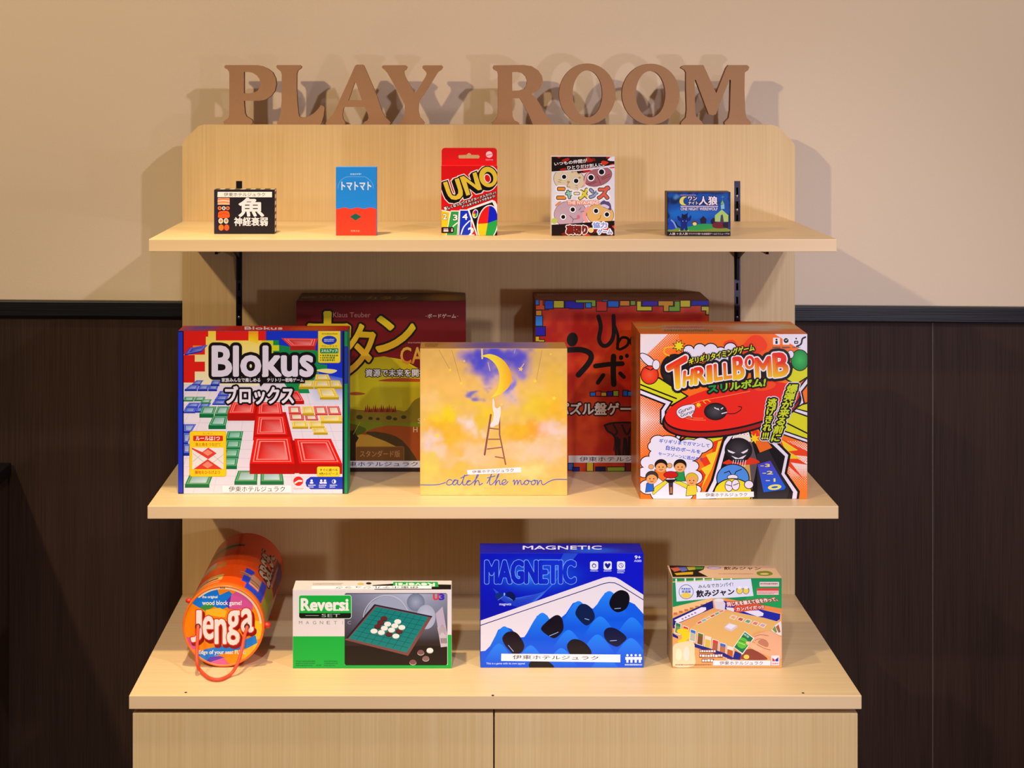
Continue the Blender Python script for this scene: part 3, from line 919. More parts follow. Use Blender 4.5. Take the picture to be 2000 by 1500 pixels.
a.text('でワクワク遊べる会話型ゲームにリニューアル!', (640, 1290, 1585, 1335), '#ecd8e4', 0.015)
a.build('front_print', b.root, M_GLOSS)
a = b.side(); a.grid(lambda X, Y: np.tile(np.array(lin('#4a2c2a')), (len(X), 1)), 2, 2); a.build('side_print', b.root)
# ------------------------------------------------------------------ board games on the middle shelf
GM = 'board games on the middle shelf board'
# landscape strategy game (rear)
k = 350 / 1458
b = GameBox('board_game_box', 'dark red board game box with yellow brush title and a sunlit landscape', Z_MID, (578.5, 588, 910, 921.5), 572, (570, 565, k), '#4a0a0a', bevel=0.001, group=GM)
a = b.front()
a.grid(lambda X, Y: blobs(X, Y, '#6e0c0e', [(700, 300, 500, 300, '#7a0c10', .6), (250, 100, 400, 100, '#4c0608', .6)]), 30, 30)
sky = [(30, 900), (300, 720), (450, 640), (600, 562), (750, 546), (900, 572), (1040, 650), (1200, 760), (1420, 900), (1420, 1490), (30, 1490)]
a.poly(sky, vgrad(560, '#d8c414', 1100, '#a88a0c'))
a.ell(735, 800, 330, 250, '#c4ac10', inner='#dccc18', n=40)
for x0, x1 in ((460, 540), (710, 880)): a.poly([(x0, 720), (x1, 690), (x1 + 20, 960), (x0, 960)], '#d2c020')
a.poly([(440, 850), (520, 835), (600, 850), (520, 862)], '#a8501c', 4); a.poly([(700, 745), (850, 722), (1040, 730), (1180, 750), (900, 752)], '#b84c14', 4)
a.poly([(30, 1000), (300, 960), (600, 985), (900, 1000), (1000, 900), (1150, 860), (1420, 900), (1420, 1490), (30, 1490)], '#84700e', 4)
a.ell(735, 1045, 240, 75, '#8c7414', n=36)
for i in range(16):
    a.poly([(590 + i * 16, 1000), (600 + i * 16, 945 - 14 * math.sin(i * 1.7)), (612 + i * 16, 1000)], ['#8c2a10', '#a83414', '#6c2410'][i % 3])
for x, y, r_ in ((550, 1040, 26), (640, 1050, 18), (790, 1045, 24), (840, 1055, 18), (910, 1040, 22), (700, 1055, 16)): a.ell(x, y, r_, r_ * .7, '#3c3c0c')
a.poly([(440, 1080), (640, 1075), (900, 1090), (1420, 1060), (1420, 1180), (440, 1180)], '#7c840e', 4)
a.poly([(560, 1180), (760, 1110), (1040, 1120), (1420, 1100), (1420, 1490), (1040, 1490), (850, 1300), (640, 1200)], '#a84c10', 4)
a.poly([(440, 1185), (560, 1180), (760, 1210), (880, 1270), (820, 1300), (440, 1300)], '#c8962c', 4); a.poly([(430, 1090), (600, 1130), (560, 1180), (430, 1200)], '#54600c', 3)
a.poly([(600, 1170), (740, 1165), (900, 1230), (1030, 1420), (900, 1400), (850, 1280)], '#4c3408', 3)
a.poly([(430, 1180), (470, 1120), (500, 1115), (520, 1180), (545, 1210), (520, 1250), (525, 1400), (430, 1400)], '#301c0c'); a.ell(487, 1128, 20, 24, '#7c4a28'); a.line([(500, 1180), (555, 1080)], 5, '#c0a020')
a.rrect(525, 1282, 910, 1400, 10, '#7c4a14', edge='#a87030', ew=4)
a.text('スタンダード版', (555, 1312, 880, 1365), '#c89058', 0.01)
a.rect_(30, 1400, 1420, 1490, '#2c1408')
yel = vgrad(190, '#e0c818', 640, '#e8a828')
for ch, q in (('カ', (130, 190, 470, 640)), ('タ', [(455, 275), (680, 300), (660, 650), (415, 690)]), ('ン', [(690, 225), (1000, 230), (990, 500), (690, 505)])):
    a.text(ch, q, yel, 0.03, [(16, '#1c0804')])
a.text('CATAN', (885, 472, 1340, 605), vgrad(470, '#e8b848', 605, '#d07c1c'), 0.02)
a.text('Klaus Teuber', (335, 188, 640, 228), '#c08074', 0.005)
a.text('ボードゲーム', (1105, 200, 1335, 234), '#e0c8a4', 0.02); a.rects([(1085, 216, 1100, 220), (1340, 216, 1355, 220)], '#c09080')
a.greek(945, 428, 1180, 440, '#b08070', 1, 4)
a.text('資源で未来を開拓する', (600, 650, 1215, 710), '#ece4dc', 0.02, [(7, '#3a2c10')])
a.text('S', (1025, 1050, 1050, 1090), '#d8c8a0', 0.0); a.text('H', (988, 1120, 1022, 1162), '#d8c8a0', 0.0)
a.build('front_print', b.root)
b.sticker((340, 1395, 1060, 1450), (388, 1402, 1025, 1440))
a = b.top()
a.grid(lambda X, Y: blobs(X, Y, '#4a1c10', [(.88, .4, .12, .5, '#b8901c', .9), (.3, .5, .4, .4, '#3a140c', .6)]), 30, 6)
a.greek(80, 58, 200, 74, '#8c7c74', 1, 5); a.text('カタン', (600, 58, 940, 82), '#b8901c', 0.03); a.text('CATAN', (230, 52, 480, 74), '#8c6c2c', 0.02)
a.build('top_print', b.root)

# brush-lettered puzzle game (rear)
k = 360 / 1521
b = GameBox('board_game_box', 'red orange board game box with black brush lettering and a border of coloured blocks', Z_MID, (1046, 586, 1385, 921), 569.5, (1035, 560, k), '#7a2010', bevel=0.001, group=GM)
a = b.front()
def ub(X, Y):
    n = vnoise(X, Y, .006, 2) * .6 + vnoise(X, Y, .02, 4) * .4
    n = np.clip((n - .3) * 2, 0, 1)[:, None]
    return np.array(lin('#b81a06')) * (1 - n) + np.array(lin('#dc4a12')) * n
a.grid(ub, 60, 60)
pc = ['#1c74d8', '#d8c81c', '#2a16b4', '#e08c1c', '#84b42c', '#d82c10', '#1a30c4', '#e8d428']
def piece(rs, c):
    for x0, y0, x1, y1 in rs: a.rect_(x0 - 7, y0 - 7, x1 + 7, y1 + 7, '#0e0808')
    a.rects(rs, c)
for rs, c in (([(45, 112, 75, 150)], '#2a7ce0'), ([(80, 112, 105, 185), (50, 155, 150, 188)], '#dc5014'), ([(125, 118, 190, 180), (150, 118, 190, 175)], '#1a4cd0'), ([(198, 118, 278, 172)], '#d0c428'), ([(292, 120, 440, 172), (330, 120, 440, 178)], '#2a18b0'), ([(380, 112, 540, 128), (505, 112, 540, 160)], '#8cb030'),
              ([(462, 135, 505, 172)], '#2c8ce0'), ([(552, 122, 632, 198)], '#d02814'), ([(600, 106, 640, 118), (645, 120, 730, 165)], '#1c6cd8'), ([(745, 118, 820, 155)], '#dc8c1c'), ([(832, 118, 868, 150)], '#84a82c'), ([(885, 122, 915, 195), (885, 165, 1003, 195)], '#d8d024'), ([(930, 120, 1050, 155)], '#3c1cb0'),
              ([(1062, 120, 1180, 155), (1105, 120, 1145, 200)], '#dc9c20'), ([(1195, 122, 1235, 200), (1150, 165, 1235, 200)], '#7cb42c'), ([(1243, 115, 1320, 165)], '#d8cc28'), ([(1335, 118, 1450, 152), (1400, 118, 1475, 150)], '#2018a8'), ([(1418, 165, 1475, 195), (1455, 165, 1475, 228)], '#d0c830'),
              ([(52, 198, 95, 235)], '#e0901c'), ([(48, 242, 102, 322)], '#2c84e0'), ([(48, 332, 125, 402)], '#2414b0'), ([(48, 412, 75, 450), (75, 440, 118, 452)], '#d8b424'), ([(1440, 500, 1475, 620)], '#2c84e0'), ([(1420, 640, 1475, 700)], '#d8b424'), ([(48, 470, 95, 600)], '#84a82c'), ([(48, 620, 110, 720)], '#d8c81c'), ([(48, 740, 100, 900)], '#1c6cd8'),
              ([(318, 1460, 355, 1510)], '#3c60b4'), ([(355, 1492, 405, 1520)], '#181c84'), ([(470, 1450, 520, 1520)], '#d8b41c'), ([(545, 1490, 620, 1520)], '#1c1048'), ([(640, 1490, 780, 1520)], '#9cb02c'), ([(790, 1440, 830, 1520)], '#7c0c14'), ([(100, 1470, 280, 1520)], '#d8c81c'), ([(900, 1480, 1100, 1520)], '#2c84e0'), ([(1150, 1450, 1400, 1520)], '#84a82c')):
    piece(rs, c)
K = '#120a08'
a.ell(350, 435, 46, 58, K, 10); a.line([(318, 522), (420, 520), (490, 545), (505, 590), (470, 650), (400, 728)], 46, K, 4)
a.line([(540, 655), (650, 640), (762, 635)], 40, K, 3); a.line([(690, 575), (688, 700), (692, 805)], 46, K, 3); a.line([(605, 730), (560, 792)], 34, K); a.line([(745, 715), (775, 745)], 34, K); a.ell(752, 585, 18, 20, K); a.ell(800, 570, 16, 18, K)
a.line([(565, 245), (585, 330), (570, 430), (600, 485), (650, 475), (690, 400), (690, 240)], 34, K, 4); a.line([(690, 300), (725, 400), (722, 510)], 24, K, 4); a.line([(722, 470), (760, 420), (810, 430), (805, 480), (750, 515), (722, 510)], 22, K, 4); a.line([(850, 400), (830, 460), (880, 500), (910, 440), (850, 400)], 20, K, 4)
for x, c in ((500, '#2c74d8'), (545, '#d83c14'), (590, '#d8c02c'), (640, '#3c18a8'), (690, '#9cb82c'), (770, '#1c6cd0'), (810, '#2a8ce0'), (860, '#d8b424'), (910, '#84a82c')): piece([(x, 858 + (x * 7) % 17, x + 38, 900)], c)
a.text('パズル盤ゲーム', (228, 958, 938, 1055), '#e8d8c4', 0.03, [(12, '#2c0c06')])
a.poly([(620, 1150), (660, 1120), (760, 1130), (900, 1110), (1100, 1150), (1150, 1250), (1130, 1390), (720, 1390), (700, 1240), (660, 1200)], '#6c1208', 3)
for q in ([(615, 1145), (680, 1125), (830, 1120), (960, 1130)], [(620, 1150), (640, 1190), (700, 1240), (710, 1390)], [(740, 1260), (735, 1390)], [(780, 1250), (770, 1390)], [(820, 1240), (815, 1390)], [(690, 1140), (720, 1200), (690, 1230)], [(760, 1140), (800, 1220), (840, 1150)]): a.line(q, 16, K, 4)
for q in ([(720, 1250), (740, 1390)], [(790, 1260), (800, 1390)]): a.line(q, 26, '#1a0806')
a.build('front_print', b.root)
b.sticker((318, 1392, 1130, 1451), (408, 1402, 1068, 1441), col='#e6dcd2')
a = b.top()
a.grid(lambda X, Y: blobs(X, Y, '#7c2c18', [(.4, .5, .5, .5, '#8c341c', .7)]), 12, 4)
a.greek(60, 58, 200, 76, '#8c8494', 1, 5); a.greek(600, 70, 1200, 90, '#4c140c', 1, 9)
a.build('top_print', b.root)

# tile-laying game
k = 350 / 1522
b = GameBox('board_game_box', 'colourful square board game box with red, green, blue and yellow translucent tiles', Z_MID, (347.6, 646, 679.6, 964.5), 636.5, (340, 630, k), '#2a2f8c', bevel=0.0012, group=GM)
a = b.front()
a.rect_(30, 60, 1480, 1460, '#14103a')
a.rect_(82, 66, 1430, 1458, '#dfd3e2')
for i in range(10): a.line([(80, 700 + i * 75), (1430, 690 + i * 78)], 4, '#cbbfd6')
for i in range(15): a.line([(120 + i * 100, 560), (-350 + i * 170, 1458)], 4, '#cbbfd6')
a.poly([(82, 66), (800, 66), (800, 500), (700, 540), (82, 520)], lambda x, y: lin('#f4d422') if y < 400 else lin('#f2e6c0'))
a.rects([(82, 66, 270, 195), (82, 195, 262, 272), (270, 66, 290, 120), (355, 66, 632, 152), (82, 275, 176, 510), (176, 332, 262, 416), (715, 66, 792, 152)], '#e01c14')
a.poly([(160, 195), (235, 195), (235, 240), (160, 240)], '#f09018')
a.poly([(632, 66), (715, 66), (715, 180), (632, 152)], vgrad(66, '#f08818', 150, '#f4d422'))
a.rects([(780, 66, 1430, 250), (1225, 250, 1430, 470)], '#1430c8')
a.poly([(786, 250), (786, 150), (890, 150), (890, 190), (1225, 240), (1225, 350), (1300, 360), (1300, 420), (1225, 420), (1180, 600), (1000, 600), (900, 470), (786, 400)], '#11874a')
a.rects([(745, 152, 842, 260), (842, 192, 892, 240)], '#cfd020')
a.poly([(1225, 430), (1430, 470), (1430, 690), (1180, 690), (1140, 560)], lambda x, y: lin('#3c5cd0') if y < 500 else lin('#d8d4e6'))
def tile(q, c, th=25, lo=None, hi='#ffffff', inner=None):
    L = np.array(lin(c))
    mix = lambda u, v, t: tuple(np.array(u) * (1 - t) + np.array(v) * t)
    tl, tr, br, bl = [np.array(p, float) for p in q]
    cen = (tl + tr + br + bl) / 4
    lw, lh = mix(L, (0, 0, 0), .45), mix(L, (1, 1, 1), .38)
    ins = lambda f: [tuple(cen + (p - cen) * f) for p in (tl, tr, br, bl)]
    def quad(pts, col):
        a.up(); a.add([tuple(p) for p in pts], [(0, 1, 2, 3)], col)
    quad([bl, br, br + (0, th), bl + (0, th)], lw)
    quad([tl, tr, br, bl], tuple(L))
    big = np.hypot(*(tr - tl)) > 150
    mid = mix(L, (1, .75, .7), .30) if big else lh
    quad(ins(.86), mid); quad(ins(.80), mix(L, (0, 0, 0), .10)); quad(ins(.72), mid if big else mix(L, (0, 0, 0), .1))
    c0 = L if inner is None else np.array(lin(inner))
    quad(ins(.64), [mix(c0, (0, 0, 0), .30), mix(c0, (0, 0, 0), .12), mix(c0, (1, 1, 1), .22), mix(c0, (0, 0, 0), .05)])
B_, G_, Y_, R_ = '#1a3cd0', '#11894e', '#eac428', '#e0150f'
tile([(130, 215), (285, 190), (240, 240), (90, 272)], B_, 8)
tile([(910, 132), (1220, 135), (1200, 200), (985, 200)], '#e42a20', 35)
for q in ([(190, 490), (250, 490), (225, 525), (150, 525)], [(140, 528), (215, 528), (195, 568), (90, 568)], [(220, 528), (300, 528), (285, 568), (200, 568)], [(300, 528), (380, 528), (365, 568), (290, 568)], [(325, 490), (400, 490), (385, 525), (310, 525)]): tile(q, B_, 14, inner='#7c94dc')
for q in ([(390, 580), (480, 580), (465, 615), (370, 615)], [(370, 620), (465, 620), (450, 655), (345, 655)], [(345, 660), (450, 660), (435, 690), (325, 690)], [(130, 680), (225, 680), (205, 715), (100, 715)], [(230, 680), (315, 680), (295, 715), (210, 715)], [(95, 720), (190, 720), (180, 760), (80, 760)], [(190, 720), (270, 720), (250, 755), (180, 755)]): tile(q, B_, 10, inner='#6c84dc')
for q in ([(90, 630), (180, 630), (165, 662), (82, 662)], [(185, 630), (268, 630), (255, 660), (170, 660)], [(240, 652), (320, 652), (305, 680), (225, 680)]): tile(q, G_, 8, inner='#9cc8c0')
for q in ([(240, 712), (362, 712), (338, 778), (215, 778)], [(372, 712), (475, 712), (455, 778), (345, 778)], [(332, 792), (458, 792), (440, 875), (292, 875)]): tile(q, G_, 30, inner='#9cc4c4')
for i in range(4): tile([(455 - i * 12, 922 + i * 75), (588 - i * 14, 922 + i * 75), (576 - i * 14, 985 + i * 78), (440 - i * 12, 985 + i * 78)], G_, 26 if i == 3 else 14, inner='#7cc0a8')
for q in ([(545, 1258), (712, 1258), (706, 1350), (512, 1350)], [(735, 1262), (918, 1262), (932, 1350), (732, 1350)], [(132, 1290), (332, 1290), (300, 1375), (92, 1375)]): tile(q, G_, 28, inner='#a4c8cc')
for q in ([(82, 862), (188, 862), (150, 925), (82, 925)], [(82, 935), (150, 935), (120, 1020), (82, 1020)], [(82, 1030), (140, 1030), (130, 1110), (82, 1110)]): tile(q, B_, 22, inner='#94a4e0')
for q in ([(1205, 440), (1310, 440), (1330, 485), (1195, 485)], [(1080, 492), (1195, 492), (1185, 545), (1060, 545)], [(1195, 492), (1320, 492), (1330, 545), (1190, 545)], [(1325, 492), (1405, 492), (1428, 545), (1335, 545)], [(1215, 558), (1360, 558), (1400, 635), (1240, 635)]): tile(q, Y_, 20, inner='#ecdca4')
a.poly([(1205, 405), (1290, 392), (1385, 405), (1340, 432), (1270, 425)], '#ecdc8c', 3)
for q in ([(970, 712), (1068, 712), (1078, 770), (975, 770)], [(978, 775), (1098, 775), (1105, 825), (985, 825)], [(1110, 785), (1215, 785), (1225, 825), (1118, 825)], [(1185, 710), (1290, 710), (1305, 780), (1200, 780)], [(1298, 710), (1400, 710), (1420, 780), (1312, 780)]): tile(q, '#d83028', 6, inner='#ead8c0')
for q in ([(1085, 712), (1180, 712), (1190, 770), (1095, 770)], [(1000, 835), (1130, 835), (1140, 885), (1005, 885)], [(1140, 835), (1262, 835), (1278, 885), (1152, 885)], [(1165, 892), (1285, 892), (1305, 935), (1185, 935)], [(1235, 790), (1425, 790), (1428, 838), (1250, 838)]): tile(q, Y_, 18, inner='#ecd88c')
tile([(960, 580), (1055, 580), (1105, 668), (920, 668)], R_, 26)
a.poly([(660, 690), (740, 690), (735, 830), (640, 830)], '#a80c0a'); a.poly([(940, 1000), (1100, 1000), (1110, 1280), (940, 1280)], '#a80c0a'); a.poly([(690, 760), (950, 760), (1010, 1000), (670, 1000)], '#b80e0b')
tile([(492, 676), (694, 676), (682, 772), (455, 772)], R_, 60)
tile([(716, 676), (908, 676), (926, 778), (704, 778)], R_, 18)
tile([(704, 792), (938, 792), (966, 955), (686, 955)], R_, 22)
tile([(682, 972), (984, 972), (1024, 1198), (642, 1198)], R_, 88)
tile([(1020, 986), (1332, 986), (1428, 1198), (1062, 1198)], R_, 88)
a.rect_(20, 40, 82, 1480, '#14103a'); a.rect_(1430, 40, 1490, 1480, '#14103a')
a.rect_(36, 80, 72, 1445, '#1c34c4'); a.rect_(1447, 75, 1474, 1450, '#128a4c'); a.rect_(1447, 200, 1474, 520, '#1c3c9c')
a.text('Blokus', (330, 205, 1175, 452), '#e2d8ea', 0.035, [(26, '#130c12')])
a.poly([(745, 440), (790, 440), (760, 495)], '#e2d8ea')
a.poly([(392, 462), (1112, 462), (1112, 515), (760, 515), (735, 545), (725, 515), (392, 515)], '#130c12')
a.text('家族みんなで楽しめる', (405, 470, 732, 504), '#efe8f0', 0.02); a.text('テリトリー戦略ゲーム', (790, 470, 1100, 504), '#efe8f0', 0.02)
a.text('ブロックス', (438, 542, 1015, 690), '#e2d8ea', 0.045, [(16, '#130c12')])
a.rrect(1226, 62, 1410, 340, 16, '#ecd02c', edge='#c4a018', ew=4)
a.greek(1255, 90, 1390, 102, '#8c7c28', 1, 3); a.ell(1318, 150, 64, 38, '#1a38b8'); a.greek(1275, 138, 1360, 162, '#b8c4e8', 2, 5)
a.text('ブロックスで', (1250, 192, 1385, 212), '#2c4c28', 0.01); a.rrect(1240, 218, 1396, 262, 8, '#118448'); a.text('スキルアップ!', (1250, 226, 1388, 254), '#f0f0e4', 0.03)
for i in range(3): a.ell(1245, 279 + i * 20, 5, 5, '#386830'); a.greek(1258, 270 + i * 20, 1395 - 30 * (i > 0), 288 + i * 20, '#5c7c30', 1, i)
a.rrect(135, 925, 440, 1305, 18, '#f2c81c', edge='#d0a010', ew=4)
a.text('カンタン!', (245, 935, 325, 952), '#8c5c10', 0.0); a.rrect(162, 960, 415, 1006, 8, '#d4281c'); a.text('ルールは1つ', (185, 966, 388, 1000), '#f4ece4', 0.03)
a.text('角と角をつなげて', (182, 1020, 396, 1050), '#b85810', 0.01)
a.poly([(155, 1062), (420, 1062), (420, 1245), (155, 1245)], '#e6dcdc')
for q in ([(160, 1180), (300, 1062)], [(160, 1110), (330, 1245)], [(420, 1120), (260, 1245)], [(420, 1200), (300, 1100)]): a.line(q, 4, '#b8acb0')
a.poly([(290, 1062), (362, 1110), (290, 1160), (152, 1075), (152, 1062), (240, 1100)], '#d83c30'); a.poly([(285, 1078), (330, 1105), (288, 1132), (245, 1105)], '#ea8470')
a.poly([(285, 1160), (410, 1245), (165, 1245)], '#d83c30'); a.poly([(285, 1178), (330, 1210), (285, 1238), (240, 1210)], '#ea8470')
a.text('陣地をひろげよう', (178, 1256, 390, 1288), '#d0401c', 0.02)
a.rrect(1216, 1225, 1405, 1308, 14, '#eccc30', edge='#c8a01c', ew=3)
a.text('すぐに遊べる', (1238, 1240, 1388, 1262), '#6c4c10', 0.02); a.text('4色×21ピース', (1232, 1272, 1392, 1294), '#6c4c10', 0.02)
a.poly([(1160, 1310), (1430, 1310), (1430, 1415), (1160, 1415), (1125, 1390), (1116, 1362), (1125, 1335)], '#1434b4')
for cx in (1168, 1250, 1282): a.ell(cx, 1342, 10, 10, '#dcdcf0'); a.rects([(cx - 14, 1353, cx + 14, 1368)], '#dcdcf0')
a.rects([(1264, 1356, 1270, 1360)], '#dcdcf0'); a.ell(1358, 1350, 18, 18, '#dcdcf0'); a.ell(1358, 1350, 14, 14, '#1434b4', a0=90, a1=270)
for x in (1140, 1230, 1322): a.greek(x, 1376, x + 62, 1402, '#c8d0f0', 2, x)
a.ell(1055, 1347, 42, 40, '#d8201c', n=20); a.poly([(1020, 1358), (1060, 1335), (1092, 1340), (1088, 1352), (1055, 1352), (1025, 1372)], '#f0e0e4'); a.text('Games', (1015, 1400, 1098, 1416), '#d88c94', 0.02)
a.build('front_print', b.root, M_GLOSS)
b.sticker((412, 1383, 995, 1442), (465, 1390, 942, 1436))
a = b.top(); a.grid(lambda X, Y: blobs(X, Y, '#c01c14', [(.12, .6, .1, .5, '#3c3c9c', .9), (.8, .4, .14, .5, '#d8701c', .7)]), 40, 4)
a.text('Blokus', (600, 36, 920, 60), '#e8d8d0', 0.04); a.build('top_print', b.root)
a = b.side(); a.grid(lambda X, Y: np.where(((Y > .45) & (Y < .85))[:, None], np.array(lin('#1c4c9c')), np.array(lin('#128a4c'))), 4, 20); a.build('side_print', b.root)

# moon and ladder game
k = 310 / 1476
b = GameBox('board_game_box', 'pale golden board game box with a crescent moon and a ladder in the clouds', Z_MID, (820.4, 680.5, 1108, 967.5), 668.5, (810, 660, k), '#e2b060', bevel=0.001, group=GM)
a = b.front()
def moonsky(X, Y):
    C = blobs(X, Y, '#e8b860', [
        (300, 300, 300, 300, '#ebb75c', .8), (1250, 200, 220, 250, '#e6b65a', .8),
        (480, 150, 90, 100, '#b090c8', .6), (610, 220, 120, 120, '#3c40d0', .95), (720, 140, 200, 90, '#4446d0', .95), (920, 200, 170, 150, '#4844cc', .95), (690, 330, 90, 100, '#5a54d0', .8),
        (1000, 330, 90, 70, '#7c6cd0', .8), (880, 470, 50, 90, '#6060d8', .85), (560, 540, 50, 26, '#4c50c0', .85), (650, 470, 40, 22, '#7870c8', .6), (375, 660, 26, 20, '#9c84a8', .7), (700, 420, 110, 60, '#d8b0b4', .5), (900, 570, 110, 70, '#dcb8bc', .6),
        (150, 600, 110, 80, '#eac27c', .7), (290, 720, 140, 140, '#efcc18', .95), (200, 860, 140, 100, '#ecb01c', .9), (330, 930, 180, 120, '#ecb42c', .9),
        (650, 700, 110, 110, '#ebc424', .9), (600, 820, 70, 60, '#e4bc2c', .7), (540, 620, 80, 50, '#e8c440', .7), (850, 690, 110, 80, '#e6c058', .7),
        (1180, 640, 190, 160, '#eac52c', .95), (1330, 450, 120, 200, '#eab83c', .9), (1330, 680, 130, 120, '#f0b01c', .8), (1150, 870, 230, 70, '#ee9c1c', .95), (930, 850, 170, 60, '#ecb424', .9),
        (490, 830, 70, 70, '#ead4d4', .85), (650, 870, 60, 40, '#ecd0b8', .6), (120, 950, 100, 100, '#e8ccc4', .9), (220, 1040, 130, 60, '#e8c8b4', .8), (1300, 880, 130, 90, '#ecd0c8', .8), (1150, 1060, 260, 90, '#ecc8ac', .8), (900, 1040, 160, 70, '#ecc490', .6),
        (520, 1100, 230, 90, '#e8c49c', .85), (370, 1050, 100, 60, '#e8b038', .7), (120, 1200, 110, 130, '#e6d060', .8), (380, 1240, 130, 60, '#edb648', .8), (1080, 1260, 180, 90, '#f0d88c', .7), (300, 1420, 400, 60, '#eccb78', .7), (560, 1300, 80, 50, '#f0b848', .6)], 95)
    n = (vnoise(X, Y, .02, 9) - .5)[:, None] * .10
    return C * (1 + n)
a.grid(moonsky, 130, 130)
cres = catmull([(612, 168), (700, 150), (800, 188), (872, 270), (902, 370), (878, 450), (810, 515), (712, 555)], False, 6) + catmull([(712, 555), (762, 495), (785, 420), (785, 330), (752, 250), (690, 192), (612, 168)], False, 6)[1:-1]
def cresc(x, y):
    t = min(1, max(0, (x - 730) / 170))
    return np.array(lin('#fbe23c')) * (1 - t) + np.array(lin('#f0a41c')) * t
a.poly(cres, cresc)
for q in ([(225, 112), (325, 290)], [(345, 112), (430, 415)], [(1185, 112), (1130, 400)]): a.line(q, 3.5, '#a88450')
for x, y, r_ in ((327, 297, 18), (432, 422, 18), (460, 215, 14), (985, 290, 24), (210, 910, 26), (1295, 560, 24), (1120, 400, 20), (1265, 150, 14), (806, 618, 14), (90, 760, 12)):
    a.poly([(x + (r_ if i % 2 == 0 else r_ * .45) * math.cos(i * math.pi / 5 - 1.4), y + (r_ if i % 2 == 0 else r_ * .45) * math.sin(i * math.pi / 5 - 1.4)) for i in range(10)], '#f8d83c')
a.line([(625, 100), (628, 190)], 16, '#f0d080'); a.line([(682, 230), (700, 305)], 9, '#c8b0b8'); a.line([(1015, 240), (975, 300)], 8, '#e8c460'); a.line([(935, 105), (925, 140)], 6, '#b0a8e0')
a.line([(708, 715), (650, 1085)], 17, '#8a5048'); a.line([(788, 720), (790, 900), (845, 1175)], 14, '#94604c')
for q in ([(698, 840), (790, 850)], [(688, 942), (795, 942)], [(675, 1033), (805, 1018)], [(750, 1105), (828, 1118)]): a.line(q, 12, '#a0664c')
a.poly([(725, 565), (740, 590), (745, 640), (770, 655), (795, 635), (800, 680), (795, 730), (780, 800), (755, 810), (720, 830), (700, 810), (725, 770), (735, 700), (725, 660)], '#f0e0dc', 3)
ink = '#4a5eb4'
for st in ([(45, 1366), (150, 1368), (225, 1362), (285, 1345)],
           [(345, 1326), (325, 1316), (300, 1338), (300, 1362), (325, 1368), (352, 1352), (375, 1325), (396, 1324)],
           [(396, 1326), (372, 1320), (353, 1345), (362, 1367), (385, 1358), (402, 1325), (398, 1355), (415, 1367), (435, 1350), (455, 1305), (464, 1276), (448, 1325), (448, 1362), (468, 1366), (490, 1345), (512, 1328)],
           [(428, 1305), (470, 1282), (512, 1270)],
           [(520, 1332), (500, 1325), (484, 1345), (490, 1366), (512, 1365), (545, 1340), (582, 1295), (592, 1268), (578, 1278), (562, 1335), (556, 1369), (570, 1337), (590, 1325), (599, 1345), (602, 1367), (630, 1352)],
           [(672, 1352), (698, 1305), (714, 1268), (697, 1325), (698, 1362), (716, 1363), (745, 1335), (772, 1295), (782, 1266), (768, 1285), (756, 1335), (750, 1369), (768, 1335), (788, 1327), (792, 1362), (812, 1356), (848, 1336), (844, 1318), (820, 1325), (812, 1350), (826, 1367), (852, 1355), (866, 1335)],
           [(676, 1302), (745, 1284)],
           [(914, 1334), (926, 1322), (926, 1366), (940, 1335), (956, 1325), (956, 1363), (970, 1335), (986, 1325), (990, 1360), (1006, 1360), (1022, 1338), (1045, 1322)],
           [(1045, 1322), (1020, 1337), (1023, 1361), (1046, 1362), (1061, 1340), (1046, 1322), (1080, 1336)], [(1110, 1322), (1085, 1338), (1088, 1362), (1110, 1362), (1124, 1340), (1110, 1322), (1142, 1330)],
           [(1142, 1325), (1142, 1366), (1157, 1335), (1176, 1325), (1182, 1355), (1200, 1364), (1250, 1335), (1310, 1316), (1422, 1316)]):
    a.line(st, 8.5, ink, 5)
a.text('キャッチ・ザ・ムーン', (645, 1386, 835, 1406), '#c89448', 0.0)
a.build('front_print', b.root)
b.sticker([(485, 1228), (988, 1202), (990, 1250), (492, 1272)], [(533, 1234), (920, 1212), (921, 1246), (535, 1258)])
a = b.top(); a.grid(lambda X, Y: blobs(X, Y, '#d09a44', [(.5, .5, .25, .8, '#5a54c0', .85), (.75, .5, .12, .8, '#8c78b8', .6), (.1, .7, .08, .5, '#b87838', .5)]), 40, 4)
a.greek(95, 52, 220, 82, '#8c6030', 2, 3); a.build('top_print', b.root)
# bomb timing game
k = 365 / 1521
b = GameBox('board_game_box', 'thick orange board game box in comic style with black round bombs', Z_MID, (1250.2, 652, 1577, 974.5), 628, (1225, 620, k), '#d8641c', bevel=0.0012, group=GM)
a = b.front()
a.grid(lambda X, Y: blobs(X, Y, '#f87018', [(800, 200, 500, 120, '#f06a10', .8), (1050, 260, 120, 120, '#ee4416', .7), (300, 800, 250, 300, '#f4601c', .6), (1350, 1300, 200, 250, '#fa7a20', .8)]), 36, 36)
W_, K, YL = '#e8dcec', '#160c10', '#d8d41c'
a.poly([(105, 135), (330, 135), (105, 350)], W_); a.poly([(1200, 135), (1470, 135), (1470, 300)], W_)
def tone(x0, y0, x1, y1, fn, st=20, c='#f0dcd4'):
    L = []
    j = 0
    y = y0
    while y < y1:
        x = x0 + (st / 2 if j % 2 else 0)
        while x < x1:
            r_ = fn(x, y)
            if r_ > 1.2: L.append((x, y, min(r_, st * .62)))
            x += st
        y += st / 2; j += 1
    a.up(); a.dots(L, c)
tone(105, 140, 420, 480, lambda x, y: 9 - ((x - 105) * .8 + (y - 140)) / 45)
tone(105, 640, 330, 1120, lambda x, y: 8.5 - abs(y - 830) / 45 - (x - 105) / 60)
tone(1310, 1010, 1470, 1300, lambda x, y: 8.5 - abs(y - 1130) / 30 )
